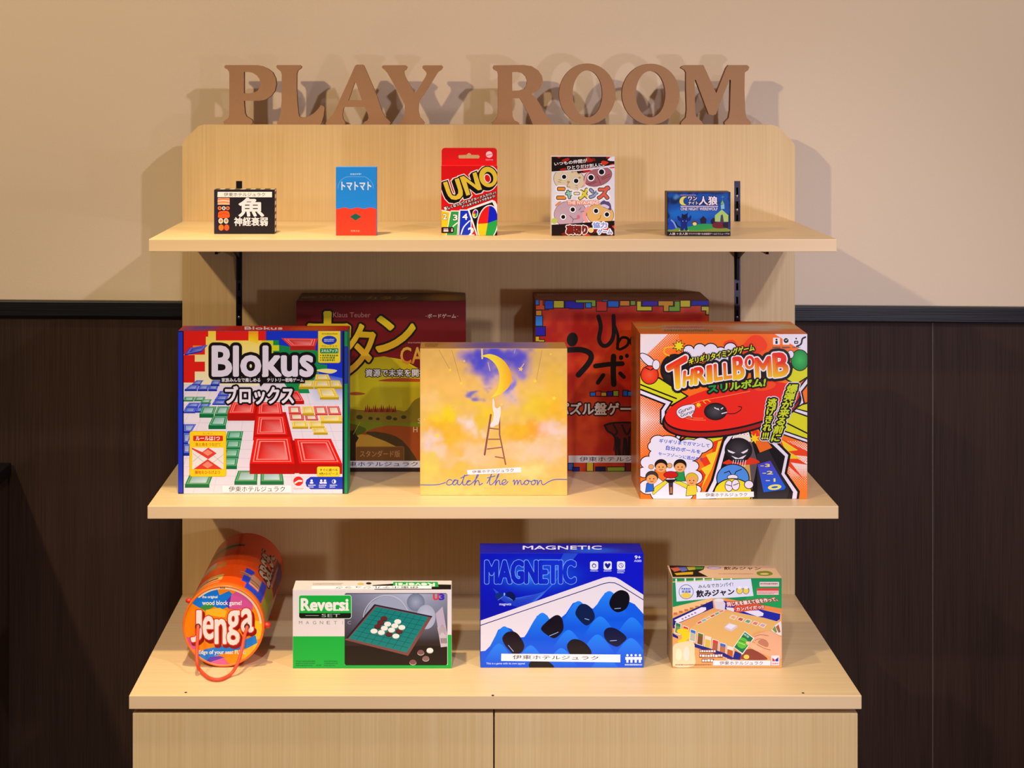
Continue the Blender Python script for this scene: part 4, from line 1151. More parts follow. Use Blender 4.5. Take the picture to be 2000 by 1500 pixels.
tone(1330, 1180, 1470, 1420, lambda x, y: 7 - (y - 1180) / 40)
a.poly([(780, 220), (860, 180), (920, 240), (1010, 150), (1100, 160), (1130, 260), (900, 330)], '#ee3c14', 3)
# yellow rays with black borders
a.poly([(105, 470), (260, 500), (480, 640), (360, 710), (105, 605)], YL, edge=K, ew=14); a.line([(105, 545), (400, 660)], 12, K)
a.poly([(1480, 700), (1320, 740), (1240, 930), (1480, 1010)], YL, edge=K, ew=14); a.line([(1280, 850), (1480, 950)], 12, K); a.poly([(1320, 420), (1480, 380), (1480, 470), (1370, 540), (1300, 500)], YL, edge=K, ew=12)
a.poly([(430, 1010), (560, 930), (790, 960), (720, 1060), (560, 1020), (480, 1060)], YL, edge=K, ew=12)
# bursts below
a.poly([(700, 1010), (780, 985), (700, 1220), (560, 1475), (560, 1400), (620, 1330), (540, 1260), (640, 1230), (590, 1150), (690, 1120)], '#e83818'); a.poly([(740, 1010), (770, 1000), (690, 1230), (600, 1400), (640, 1280), (600, 1230), (680, 1190), (640, 1120), (720, 1090)], '#f0cc28')
a.poly([(1240, 980), (1470, 1090), (1470, 1130), (1340, 1120), (1470, 1200), (1330, 1180), (1440, 1320), (1300, 1200)], '#ec4018'); a.poly([(1250, 990), (1390, 1080), (1310, 1090), (1420, 1150), (1310, 1150)], '#f0c828')
road = [(860, 910), (1010, 880), (1200, 1010), (1310, 1120), (1280, 1270), (1385, 1420), (1375, 1490), (620, 1490), (700, 1330), (790, 1010)]
a.poly(road, W_, edge=K, ew=20); a.poly([(885, 930), (1000, 905), (1180, 1030), (1285, 1130), (1255, 1275), (1350, 1420), (1340, 1490), (660, 1490), (730, 1340), (815, 1020)], K)
a.poly([(890, 920), (985, 905), (1060, 1180), (1000, 1490), (680, 1490), (850, 1100)], '#5c4c50'); a.poly([(900, 1160), (990, 1120), (1020, 1490), (760, 1490)], '#c8a050')
a.poly([(870, 930), (980, 900), (1010, 1010), (850, 1010)], '#ece4e4'); tone(875, 925, 990, 1005, lambda x, y: 5, 26, '#d85048')
a.poly([(990, 900), (1060, 900), (1180, 1060), (1080, 1100)], '#ea6a18'); a.poly([(1010, 910), (1050, 905), (1080, 960), (1030, 980)], '#e83414')
a.poly([(1055, 1110), (1150, 1075), (1320, 1400), (1300, 1475), (1060, 1475)], '#2a2428')
a.poly([(1060, 1195), (1165, 1165), (1290, 1380), (1280, 1400), (1110, 1422)], vgrad(1170, '#5038b8', 1290, '#145cd8'), 0)
a.text('-3', (1085, 1192, 1160, 1216), '#ece060', 0.03); a.text('-2', (1102, 1250, 1185, 1276), '#ece060', 0.03); a.text('-1', (1128, 1310, 1205, 1336), '#ece060', 0.03); a.ell(1200, 1381, 55, 22, '#ece060', -6); a.ell(1200, 1381, 28, 8, '#145cd8', -6)
# tilted disc
a.line([(105, 605), (335, 695), (292, 760), (292, 850), (430, 945), (380, 1040)], 54, K); a.line([(105, 605), (335, 695), (292, 760), (292, 850), (430, 945), (380, 1040)], 26, W_)
a.line([(1480, 500), (1400, 600), (1420, 690), (1340, 745), (1480, 790)], 50, K); a.line([(1480, 500), (1400, 600), (1420, 690), (1340, 745), (1480, 790)], 24, W_)
a.line([(1250, 930), (1480, 1010)], 40, K); a.line([(1250, 930), (1480, 1010)], 18, W_)
a.ell(850, 760, 578, 200, K, -11, 56); a.ell(850, 762, 558, 182, '#9c1c14', -11, 56); a.ell(855, 728, 566, 184, K, -11, 56); a.ell(855, 720, 556, 176, '#ea2414', -11, 56)
for q in ([(420, 770), (560, 690), (800, 640), (1000, 600)], [(440, 800), (520, 830), (640, 835)], [(430, 780), (520, 815), (620, 820)]): a.line(q, 5, '#f4844c', 5)
a.ell(1120, 560, 90, 34, '#ee4c18', -11)
# clouds and bomb behind the title
for x, y, r_ in ((500, 265, 48), (590, 255, 52), (680, 262, 62), (760, 285, 55), (840, 250, 55), (560, 300, 60), (860, 310, 50), (700, 330, 70), (780, 350, 60)): a.ell(x, y, r_, r_ * .9, K)
for x, y, r_ in ((500, 265, 48), (590, 255, 52), (680, 262, 62), (760, 285, 55), (840, 250, 55), (560, 300, 60), (860, 310, 50), (700, 330, 70), (780, 350, 60)): a.ell(x, y + 2, r_ - 7, r_ * .9 - 7, W_)
a.ell(390, 425, 122, 130, K, inner='#3c3438'); a.line([(340, 310), (300, 290), (310, 250), (360, 240), (405, 240)], 12, '#f0b428', 4)
a.poly([(420 + (58 if i % 2 else 30) * math.cos(i * math.pi / 8), 232 + (58 if i % 2 else 30) * math.sin(i * math.pi / 8)) for i in range(16)], K); a.poly([(420 + (46 if i % 2 else 24) * math.cos(i * math.pi / 8), 232 + (46 if i % 2 else 24) * math.sin(i * math.pi / 8)) for i in range(16)], '#ecd420')
a.ell(170, 350, 80, 30, W_, 40, edge=K, ew=7); a.ell(182, 468, 68, 72, '#e42a14', edge=K, ew=7, inner='#f05a30')
a.ell(235, 385, 28, 38, W_, edge=K, ew=5); a.line([(150, 410), (180, 425)], 8, K); a.line([(215, 415), (190, 428)], 8, K)
a.ell(1405, 348, 68, 82, '#148a3c', edge=K, ew=7, inner='#3cb454'); a.ell(1330, 300, 24, 30, W_, edge=K, ew=5); a.line([(1450, 160), (1425, 175), (1415, 215), (1380, 235)], 14, K, 3)
# title
K2 = [(30, K), (11, '#f0e4ea')]
tt = vgrad(400, '#e42a14', 570, '#f4d01c')
tg = vgrad(440, '#e42a14', 545, '#f4d01c')
tb = vgrad(370, '#e42a14', 490, '#f4c41c')
L = (('T', [(328, 402), (478, 318), (452, 560), (372, 582)]), ('H', [(462, 440), (535, 420), (528, 545), (455, 560)]), ('R', [(548, 415), (632, 398), (640, 528), (548, 540)]), ('I', [(652, 398), (682, 392), (688, 518), (656, 524)]),
     ('L', [(708, 385), (765, 372), (772, 502), (712, 512)]), ('L', [(785, 375), (835, 366), (848, 490), (790, 500)]), ('B', [(862, 330), (940, 315), (950, 490), (868, 500)]), ('O', [(958, 318), (1030, 310), (1030, 412), (960, 418)]), ('M', [(1042, 335), (1160, 320), (1172, 475), (1050, 488)]), ('B', [(1188, 298), (1296, 288), (1305, 465), (1196, 478)]))
for ch, q in L: a.text(ch, q, K, 0.05, [(32, K)])
for ch, q in L: a.text(ch, q, '#f0e4ea', 0.05, [(10, '#f0e4ea')])
for ch, q in L: a.text(ch, q, tt if ch == 'T' else tg if q[0][0] < 850 else tb, 0.05)
a.text('ギリギリタイミングゲーム', [(500, 335), (1030, 212), (1034, 268), (505, 382)], '#d8d820', 0.04, [(11, K)])
a.text('スリルボム!', [(655, 552), (1128, 490), (1118, 556), (662, 612)], lambda x, y: np.array(lin('#1c9444')) if x < 800 else np.array(lin('#a8d020')), 0.05, [(13, K)])
# bomb on the disc
a.line([(640, 700), (620, 680), (650, 670), (675, 685)], 7, '#f0b428', 4); a.poly([(580 + (26 if i % 2 else 12) * math.cos(i * math.pi / 7), 712 + (26 if i % 2 else 12) * math.sin(i * math.pi / 7)) for i in range(14)], '#f0d028')
a.ell(718, 765, 94, 72, K, inner='#4c484c'); a.line([(810, 782), (870, 782), (920, 755), (930, 730), (905, 725)], 7, K, 4); a.line([(712, 735), (745, 752), (738, 742)], 9, W_); a.line([(765, 745), (778, 735)], 8, W_); a.line([(770, 782), (808, 772)], 8, W_)
a.poly([(405, 755), (450, 722), (530, 708), (552, 730), (540, 775), (525, 795), (530, 815), (500, 800), (450, 820), (410, 795)], W_, 3, edge=K, ew=4)
a.text('Gurun', [(415, 755), (522, 715), (526, 742), (420, 785)], K, 0.01); a.text('Gurun', [(432, 785), (540, 745), (543, 772), (436, 812)], K, 0.01)
# big rolling bomb
a.poly([(930 + (80 if i % 2 else 50) * math.cos(i * math.pi / 9), 985 + (40 if i % 2 else 25) * math.sin(i * math.pi / 9)) for i in range(18)], '#e8dcd0'); a.poly([(1035 + (46 if i % 2 else 20) * math.cos(i * math.pi / 7), 985 + (46 if i % 2 else 20) * math.sin(i * math.pi / 7)) for i in range(14)], '#f4cc20')
a.poly([(780, 1190), (850, 1150), (1000, 1140), (1080, 1180), (960, 1200)], '#d83418', 3)
a.ell(905, 1080, 112, 102, K, inner='#423c40', n=40); a.poly([(815, 1075), (880, 1100), (860, 1108), (825, 1095)], W_); a.poly([(985, 1070), (925, 1100), (945, 1108), (975, 1092)], W_); a.poly([(845, 1125), (905, 1145), (970, 1118), (940, 1150), (880, 1152)], W_)
for i in range(6): a.line([(865 + i * 20, 1160), (855 + i * 20, 1215)], 5, W_)
a.ell(860, 1310, 128, 112, '#4c88dc', edge=K, ew=8, n=40); a.line([(790, 1265), (830, 1250), (850, 1285)], 7, K); a.line([(930, 1235), (885, 1255), (870, 1285)], 7, K); a.ell(858, 1300, 40, 20, W_, edge=K, ew=5)
a.ell(860, 1430, 150, 115, '#e8d424', edge=K, ew=8, n=40); a.ell(828, 1370, 30, 42, W_, edge=K, ew=5); a.ell(882, 1362, 30, 42, W_, edge=K, ew=5); a.line([(805, 1360), (850, 1372)], 6, K); a.line([(865, 1365), (905, 1350)], 6, K); a.ell(990, 1360, 34, 30, W_, edge=K, ew=6)
# cloud with children at play
cl = ((170, 1180, 60), (140, 1260, 50), (170, 1380, 70), (300, 1420, 110), (430, 1420, 110), (540, 1300, 70), (530, 1210, 50), (300, 1260, 140), (430, 1280, 120), (560, 1400, 40), (250, 1010, 60), (220, 1050, 50), (330, 1060, 120), (500, 1080, 110), (600, 1040, 75), (640, 1035, 55), (430, 1130, 110), (240, 1120, 60))
for x, y, r_ in cl: a.ell(x, y, r_ + 7, r_ * .8 + 7, K)
for x, y, r_ in cl: a.ell(x, y, r_, r_ * .8, '#eae0ee')
for t_, q in (('ギリギリまでガマンして', [(262, 985), (672, 1028), (668, 1058), (258, 1018)]), ('自分のボールを', [(318, 1040), (598, 1078), (594, 1108), (314, 1078)]), ('セーフゾーンに逃がそう', [(255, 1092), (612, 1140), (608, 1172), (252, 1118)])):
    a.text(t_, q, '#1a50c8', 0.02)
a.poly([(205, 1430), (225, 1380), (320, 1320), (330, 1340), (260, 1400), (215, 1440)], '#e0d038', edge=K, ew=3); a.poly([(560, 1430), (540, 1380), (420, 1330), (380, 1340), (500, 1400), (545, 1440)], '#e0d038', edge=K, ew=3)
a.poly([(225, 1240), (310, 1240), (330, 1300), (290, 1330), (230, 1280)], '#ec7020', edge=K, ew=4); a.poly([(370, 1260), (460, 1250), (470, 1330), (400, 1330)], '#289048', edge=K, ew=4)
a.poly([(160, 1350), (210, 1345), (215, 1410), (150, 1420)], '#2464c8', edge=K, ew=4); a.poly([(490, 1370), (560, 1360), (570, 1440), (480, 1450)], '#e4cc38', edge=K, ew=4)
for x, y, hc in ((275, 1215, '#1c1210'), (430, 1215, '#1c1210'), (200, 1310, '#3c342c'), (525, 1325, '#d8b828')):
    a.ell(x, y - 14, 50, 46, hc, edge=K, ew=3); a.ell(x, y + 6, 44, 38, '#e8a060')
    a.ell(x - 16, y + 2, 5, 5, K); a.ell(x + 16, y + 2, 5, 5, K); a.line([(x - 14, y + 20), (x, y + 26), (x + 14, y + 20)], 5, '#8c2c18', 3)
for x, y in ((195, 1215), (345, 1205)): a.ell(x, y, 20, 18, '#e8a060', edge=K, ew=3)
a.ell(355, 1280, 56, 26, '#c81c14', edge=K, ew=4); a.poly([(300, 1320), (410, 1315), (370, 1345), (340, 1350)], '#1c1614'); a.poly([(340, 1345), (370, 1345), (368, 1440), (345, 1440)], '#3c3030', edge=K, ew=3); a.rects([(350, 1380, 364, 1430)], '#c87838')
# vertical call-outs
lg = vgrad(540, '#c8d820', 1010, '#d8dc24')
a.text('爆\n弾\nが\n来\nる\n前\nに', [(1310, 545), (1395, 545), (1240, 1005), (1160, 1005)], '#cad41e', 0.04, [(20, '#ece4ec'), (13, K)])
a.text('逃\nげ\nき\nれ\n!!!', [(1150, 660), (1222, 660), (1150, 985), (1088, 985)], '#cad41e', 0.04, [(20, '#ece4ec'), (13, K)])
for i, x in enumerate((1215, 1293, 1375)): a.rrect(x - 28, 165, x + 28, 222, 6, '#ece4ee'); a.greek(x - 32, 236, x + 32, 250, '#6c5c68', 1, x)
a.ell(1215, 180, 8, 8, K); a.rects([(1206, 190, 1224, 215)], K); a.ell(1293, 188, 20, 20, K); a.line([(1284, 182), (1293, 190), (1304, 178)], 4, '#ece4ee'); a.ell(1375, 172, 7, 7, K); a.rrect(1358, 190, 1392, 214, 6, K); a.rects([(1366, 198, 1384, 206)], '#ece4ee')
a.build('front_print', b.root, M_GLOSS)
b.sticker([(562, 1420), (1028, 1415), (1030, 1458), (560, 1475)], [(635, 1428), (975, 1424), (976, 1452), (636, 1458)])
a = b.top()
a.grid(lambda X, Y: blobs(X, Y, '#d86a20', [(.5, .5, .42, .3, '#b8784c', .7), (.75, .5, .16, .3, '#c8b49c', .9), (.15, .5, .06, .2, '#b0a040', .8), (.3, .45, .1, .2, '#b0503c', .8), (.9, .6, .05, .2, '#b8b040', .6)], .2, 9), 60, 16)
a.greek(280, 62, 800, 100, '#b89080', 2, 5); a.greek(300, 100, 700, 116, '#6c6c3c', 1, 6)
a.build('top_print', b.root)
a = b.side(); a.grid(lambda X, Y: blobs(X, Y, '#b05a24', [(.3, .5, .1, .5, '#d0a888', .7), (.6, .3, .2, .3, '#8c5c20', .6), (.7, .75, .2, .2, '#7c3c1c', .6)], .1, 12), 10, 40); a.build('side_print', b.root, M_GLOSS)
# ------------------------------------------------------------------ games on the cabinet top
GB = 'games on the cabinet top'
# block game in a round tub lying on its side
k = 230 / 1113
JC = (340, 1030, k)
yf = on_level(436, 1304, Z_BOT)[1]
R = 80 / (FPX / (CD + yf))
xc = on_front(436, 1222, yf)[0]
yb = -0.062
jb = (xc, (yf + yb) / 2, Z_BOT + 0.0005)
jr = empty('block_game_tub', jb, 'orange round block game tub lying on its side with a red cord handle', 'game tub', GB)
LEN = yb - yf
NT, NL = 180, 110
th = np.linspace(-180, 180, NT + 1)[:-1]
vv = np.linspace(0, 1, NL + 1)
V, Cc = [], []
patches = [(-180, 180, 0, .035, '#f0741c'), (-75, -8, .10, .20, '#c8a850'), (-70, -14, .125, .15, '#8c1c40'), (-50, -30, .145, .17, '#7c6c8c'), (-60, -10, .06, .085, '#e0803c'), (-95, -12, .36, .43, '#c07c28'), (-110, -30, .40, .50, '#a89880'),
           (-95, -5, .70, .80, '#a08c54'), (-60, 5, .735, .765, '#2c2420'), (22, 34, .13, .36, '#1440c8'), (30, 62, .05, .13, '#1440c8'), (52, 62, .05, .34, '#1440c8'), (33, 50, .14, .30, '#d89c70'), (34, 50, .21, .225, '#6c3020'), (36, 48, .17, .18, '#6c3020'), (15, 33, .24, .28, '#d09068'), (15, 28, .25, .262, '#3c1810'),
           (66, 100, .05, .42, '#8c8c24'), (64, 92, .45, .88, '#701240'), (70, 74, .45, .80, '#c07c70'), (74, 96, .68, .9, '#40348c'), (100, 140, .2, .7, '#2c54b0')]
base_c = np.array(lin('#ee4e0c'))
for v in vv:
    for t in th:
        c = base_c
        for a0, a1, v0, v1, pc_ in patches:
            if a0 <= t <= a1 and v0 <= v <= v1: c = np.array(lin(pc_))
        r_ = R * 0.985
        V.append((r_ * math.sin(math.radians(t)), yf - jb[1] + 0.004 + v * (LEN - 0.004), R + r_ * math.cos(math.radians(t))))
        Cc.append(tuple(c))
F = [(j * NT + i, j * NT + (i + 1) % NT, (j + 1) * NT + (i + 1) % NT, (j + 1) * NT + i) for j in range(NL) for i in range(NT)]
F.append(tuple(reversed(range(NL * NT, NL * NT + NT))))
me = bpy.data.meshes.new('tub_wall'); me.from_pydata(V, [], F)
at = me.attributes.new('ink', 'FLOAT_COLOR', 'POINT')
at.data.foreach_set('color', np.array([(*c, 1) for c in Cc], np.float32).ravel())
me.materials.append(M_GLOSS); me.polygons.foreach_set('use_smooth', [True] * (len(me.polygons) - 1) + [False]); me.update()
tub = link(bpy.data.objects.new('tub_wall', me), jr)
# lettering around the tub wall
class WallArt(Art):
    def __init__(s): 
        s.V, s.F, s.C, s.h, s.step = [], [], [], 0.0003, 1.0
        s.rect = (-200, -10, 200, 400)
        s.H = np.full((96, 96), 0.0003)
    def ab(s, x, y): return x, y                     # x: degrees from the top, y: millimetres from the lid
    def p3(s, a_, b_):
        r_ = R * 0.985 + s.h
        return (r_ * math.sin(math.radians(a_)), yf - jb[1] + b_ / 1000, R + r_ * math.cos(math.radians(a_)))
wa = WallArt()
# glyph tops point up the left side of the tub; the word runs from the rear to the lid
for i, ch in enumerate('Jenga'):
    y0, y1 = 236 - i * 27, 236 - (i + 1) * 27 + 3
    wa.text(ch, [(34 + i * 2, y0), (34 + i * 2, y1), (58 + i * 2, y1), (58 + i * 2, y0)], '#caa888', 0.03, [(1.6, '#3a1c10')])
wa.build('wall_lettering', tub)
wa = WallArt()
wa.greek(-42, 12, -5, 17, '#e0b088', 1, 6)
wa.build('small_lettering', tub)
jor = plain('orange_tub_rim', '#f0701a', 0.35)
lathe('lid_rim', [(R * .94, -0.0015), (R * .965, -0.0035), (R * .99, -0.003), (R, -0.0005), (R, 0.012), (R * .986, 0.013)], (0, yf - jb[1] + 0.0035, R), jor, jr, 72)
lid = lathe('lid', [(0.0, 0.0), (R * .5, 0.0), (R * .955, 0.0)], (0, yf - jb[1] + 0.002, R), jor, jr, 72)
a = Art('front', yf + 0.002, (xc - .09, Z_BOT, xc + .09, Z_BOT + .18), jb, JC)
ccx, ccy, rr = (436 - 340) / k, (1222 - 1030) / k + 0, 80 / k * .955
def disc_clip(pts):
    """keep points inside the round lid"""
    out = []
    for x, y in pts:
        d = math.hypot(x - ccx, y - ccy)
        f = min(1, rr * .995 / d) if d > 0 else 1
        out.append((ccx + (x - ccx) * f, ccy + (y - ccy) * f))
    return out
def dpoly(pts, c):
    P = []
    for i in range(len(pts)):
        p, q = pts[i], pts[(i + 1) % len(pts)]
        for t in range(8): P.append((p[0] + (q[0] - p[0]) * t / 8, p[1] + (q[1] - p[1]) * t / 8))
    a.poly(disc_clip(P), c)
a.ell(ccx, ccy, rr, rr, '#f8860e', n=64)
dpoly([(140, 700), (230, 600), (400, 560), (430, 640), (520, 600), (560, 640), (540, 740), (440, 780), (330, 720), (240, 760)], '#1478d8')
dpoly([(240, 760), (330, 700), (380, 750), (300, 790)], '#3c9044'); dpoly([(470, 720), (550, 630), (570, 720), (520, 770)], '#5038b0')
dpoly([(540, 640), (600, 595), (740, 690), (745, 780), (620, 770), (520, 775)], '#d45494'); dpoly([(300, 780), (430, 760), (500, 790), (480, 850), (300, 830)], '#f4b828')
dpoly([(770, 880), (870, 900), (870, 1050), (760, 1060), (740, 980)], '#f8bc28'); dpoly([(80, 1030), (150, 1040), (180, 1100), (230, 1130), (150, 1170), (90, 1110)], '#d0549c')
dpoly([(300, 1150), (620, 1080), (770, 1020), (790, 1100), (700, 1140), (500, 1180), (380, 1220), (300, 1280), (220, 1240), (230, 1180)], '#1c80d8')
dpoly([(300, 1270), (340, 1225), (430, 1215), (480, 1230), (380, 1260), (300, 1290)], '#6040b8'); dpoly([(300, 1290), (470, 1230), (540, 1320), (420, 1345)], '#e06098'); dpoly([(480, 1230), (640, 1160), (640, 1290), (540, 1320)], '#f8900e'); dpoly([(640, 1170), (790, 1090), (760, 1200), (640, 1300)], '#f8bc28')
a.line([(ccx + rr * .965 * math.sin(math.radians(t_)), ccy - rr * .965 * math.cos(math.radians(t_))) for t_ in range(-40, 86, 5)], 22, '#f4d8b0')
a.greek(ccx - 30, ccy - rr * .985, ccx + 20, ccy - rr * .945, '#6c4830', 1, 2)
a.text('the original', (265, 645, 410, 675), '#f6eee6', 0.03); a.text('wood block game!', (266, 692, 638, 746), '#f6eee6', 0.02)
for ch, q in (('J', (165, 790, 255, 1075)), ('e', (275, 840, 375, 1055)), ('n', (390, 870, 490, 1095)), ('g', (505, 790, 615, 1105)), ('a', (640, 770, 745, 985))):
    q2 = (q[0] + 14, q[1] + 24, q[2] + 14, q[3] + 24)
    a.text(ch, q2, '#8c1810', 0.03, [(13, '#8c1810')])
for ch, q in (('J', (165, 790, 255, 1075)), ('e', (275, 840, 375, 1055)), ('n', (390, 870, 490, 1095)), ('g', (505, 790, 615, 1105)), ('a', (640, 770, 745, 985))):
    a.text(ch, q, '#f6e6da', 0.028, [(9, '#dc3420')])
a.text('Edge of your seat FUN!', (234, 1160, 672, 1208), '#f6eee6', 0.02)
a.build('lid_print', lid, M_GLOSS)
orange = plain('red_cord', '#ee4a24', 0.55)
def jl(px, py, y):
    p = on_front(px, py, y); return (p[0] - jb[0], p[1] - jb[1], p[2] - jb[2])
cord = tube('cord_handle', [jl(386.5, 1224, yf + 0.004), jl(386.5, 1225, yf - 0.004), jl(386, 1240, yf - 0.010), jl(384.5, 1270, yf - 0.020), jl(385, 1296, yf - 0.034),
                            (on_level(392, 1312, Z_BOT + .0035)[0] - jb[0], on_level(392, 1312, Z_BOT + .0035)[1] - jb[1], .0045), (on_level(410, 1325, Z_BOT + .0035)[0] - jb[0], on_level(410, 1325, Z_BOT + .0035)[1] - jb[1], .0034),
                            (on_level(430, 1327, Z_BOT + .0035)[0] - jb[0], on_level(430, 1327, Z_BOT + .0035)[1] - jb[1], .0034), (on_level(450, 1318, Z_BOT + .0035)[0] - jb[0], on_level(450, 1318, Z_BOT + .0035)[1] - jb[1], .0038),
                            jl(463, 1298, yf - 0.032), jl(472, 1270, yf - 0.020), jl(477.5, 1243, yf - 0.010), jl(482, 1227, yf - 0.004), jl(482.5, 1224, yf + 0.004)], 0.0026, orange, jr, 10)
for px in (386.5, 482.5):
    p = jl(px, 1223.5, yf + 0.0012)
    lathe('cord_hole', [(0.0, -0.0009), (0.0034, -0.0009), (0.0044, -0.0006), (0.0044, 0.0006)], p, plain('dark_hole', '#3a1008', 0.6), lid, 18)
for px, py, rad in ((521, 1221, .0055), (369, 1173, .0045)):
    p = jl(px, py, yf + 0.012)
    n = 10
    bmx = bmesh.new(); bmesh.ops.create_uvsphere(bmx, u_segments=12, v_segments=8, radius=rad)
    for vtx in bmx.verts: vtx.co = Vector((vtx.co.x * 1.2 + p[0], vtx.co.y + p[1], vtx.co.z * .9 + p[2]))
    mk = bpy.data.meshes.new('cord_knob'); bmx.to_mesh(mk); bmx.free(); mk.materials.append(plain('red_plastic', '#d42a1c', 0.35))
    mk.polygons.foreach_set('use_smooth', [True] * len(mk.polygons)); link(bpy.data.objects.new('cord_knob', mk), jr)

# magnetic disc-flipping game
k = .17
b = GameBox('board_game_box', 'low white and green board game box picturing a green board with white and brown discs', Z_BOT, (571.6, 1152, 882.3, 1305.5), 1134, (560, 1120, k), '#ded2cc', group=GB)
a = b.front()
a.rect_(60, 180, 1905, 1100, '#e4d8d8')
a.poly([(60, 722), (666, 722), (666, 1050), (1850, 1050), (1850, 705), (1905, 705), (1905, 1100), (60, 1100)], '#10ac3c')
a.rrect(665, 225, 1845, 1055, 22, '#1c0e08')
pan = [(668, 232), (1842, 232), (1842, 860), (668, 760)]
def pcol(x, y):
    t = min(1, max(0, (y - 232) / 560))
    u = min(1, abs(x - 1400) / 800)
    return (np.array(lin('#aeb4cc')) * (1 - u) + np.array(lin('#5c5c78')) * u) * (1 - t) + np.array(lin('#2a1c18')) * t
NXg = 24
P_, F_, C_ = [], [], []
for j in range(13):
    for i in range(NXg + 1):
        x, y = 668 + (1842 - 668) * i / NXg, 232 + 50 * j
        P_.append((x, y)); C_.append(tuple(pcol(x, y)))
        if i < NXg and j < 12: F_.append((j * (NXg + 1) + i, j * (NXg + 1) + i + 1, (j + 1) * (NXg + 1) + i + 1, (j + 1) * (NXg + 1) + i))
a.up(); a.add(P_, F_, C_)
a.line([(880, 500), (900, 420), (970, 320), (1080, 260), (1200, 255), (1310, 310), (1390, 420)], 8, '#c0c4d6', 5)
a.poly([(890, 480), (960, 340), (1080, 268), (1200, 262), (1310, 320), (1385, 425), (1010, 355)], '#9aa0ba', 0)
a.ell(1483, 330, 102, 102, '#6c7490', inner='#9ca4bc', n=36); a.ell(1600, 500, 110, 140, '#a4aac2', inner='#b8bcd0', n=30)
a.poly([(1710, 460), (1790, 380), (1845, 700), (1845, 840), (1770, 848)], '#b8a8bc'); a.poly([(1730, 620), (1820, 600), (1842, 830), (1775, 840)], '#c8b8bc')
for i in range(5): a.line([(1745, 640 + i * 18), (1790, 590 + i * 18), (1825, 640 + i * 16)], 5, '#8c7c8c')
for i in range(6): a.line([(1770 + i * 12, 745), (1778 + i * 12, 800)], 7, '#5c4c4c')
a.poly([(1008, 352), (1675, 490), (1395, 945), (665, 762)], '#7c4644'); a.poly([(1008, 352), (1675, 490), (1665, 505), (1010, 368)], '#241830'); a.poly([(1008, 352), (1025, 360), (705, 745), (675, 750)], '#1c1424')
Q = [np.array(p, float) for p in ((1028, 382), (1628, 500), (1378, 908), (712, 748))]
a.poly([tuple(q) for q in Q], '#067c78')
bq = lambda u, v: tuple((1 - v) * ((1 - u) * Q[0] + u * Q[1]) + v * ((1 - u) * Q[3] + u * Q[2]))
for i in range(1, 8):
    a.line([bq(i / 8, 0.02), bq(i / 8, .98)], 5, '#04504e'); a.line([bq(0.02, i / 8), bq(.98, i / 8)], 5, '#04504e')
for x, y in ((1118, 515), (1080, 560), (1045, 607), (1175, 695), (1292, 663)): a.ell(x, y + 8, 40, 26, '#2c1010'); a.ell(x, y, 40, 26, '#5c2224')
for x, y in ((1275, 552), (1160, 580), (1242, 600), (1122, 628), (1322, 618), (1204, 648), (1003, 660), (1087, 677), (1254, 718)): a.ell(x, y + 7, 40, 27, '#8c9a94'); a.ell(x, y, 40, 27, '#ece8e0')
for x, y, c in ((1540, 905, '#7c5050'), (1645, 882, '#ece4d8'), (1598, 975, '#84605c'), (1450, 1018, '#7c4c4c')): a.ell(x, y + 7, 40, 30, '#b8a8a0'); a.ell(x, y, 38, 28, c)
a.rrect(142, 252, 740, 515, 24, '#10ac3c', edge='#d8e8d8', ew=6)
a.poly([(142, 455), (740, 455), (740, 495), (720, 515), (162, 515), (142, 495)], '#0c0e0c')
a.text('Reversi', (168, 290, 702, 424), '#f0ece4', 0.04)
for x, y in ((165, 408), (255, 408), (165, 292), (555, 412), (590, 412), (640, 412), (672, 412)): a.rects([(x, y, x + 44, y + 16)], '#f0ece4')
a.rects([(655, 335, 690, 350), (545, 335, 575, 350)], '#f0ece4')
a.text('SET', (400, 464, 612, 500), '#a8b8a8', 0.0); a.line([(215, 483), (368, 483)], 5, '#a8b8a8')
for i, ch in enumerate('MAGNETIC'):
    if ch != 'I': a.text(ch, (140 + i * 80, 545, 178 + i * 80, 583), '#8c8078' if i < 7 else '#a8a0a0', 0.0)
    else: a.rects([(640, 545, 644, 583)], '#8c8078')
a.text('U', (1685, 238, 1745, 302), '#e03038', 0.06); a.text('3', (1752, 238, 1808, 302), '#4420b4', 0.06)
a.greek(105, 1000, 330, 1065, '#0c7c30', 3, 4); a.greek(430, 1000, 585, 1065, '#0c7c30', 3, 6); a.greek(340, 1046, 400, 1064, '#0c7c30', 1, 2)
a.build('front_print', b.root)
a = b.top()
a.grid(lambda X, Y: np.tile(np.array(lin('#d8ccc4')), (len(X), 1)), 2, 2)
a.greek(300, 110, 650, 136, '#a09080', 2, 3); a.ell(850, 122, 40, 14, '#c8b464'); a.ell(942, 115, 32, 13, '#1c120c')
a.poly([(985, 135), (1240, 118), (1890, 130), (1888, 185), (1010, 188)], '#120c0c'); a.poly([(1225, 98), (1735, 98), (1745, 155), (1220, 150)], '#14a044')
a.text('Reversi', [(1700, 148), (1250, 148), (1250, 112), (1700, 112)], '#ece8dc', 0.05)
a.build('top_print', b.root)
b.sticker([(288, 148), (1662, 142), (1665, 178), (285, 182)], [(1520, 174), (560, 176), (570, 150), (1515, 146)], 'top')

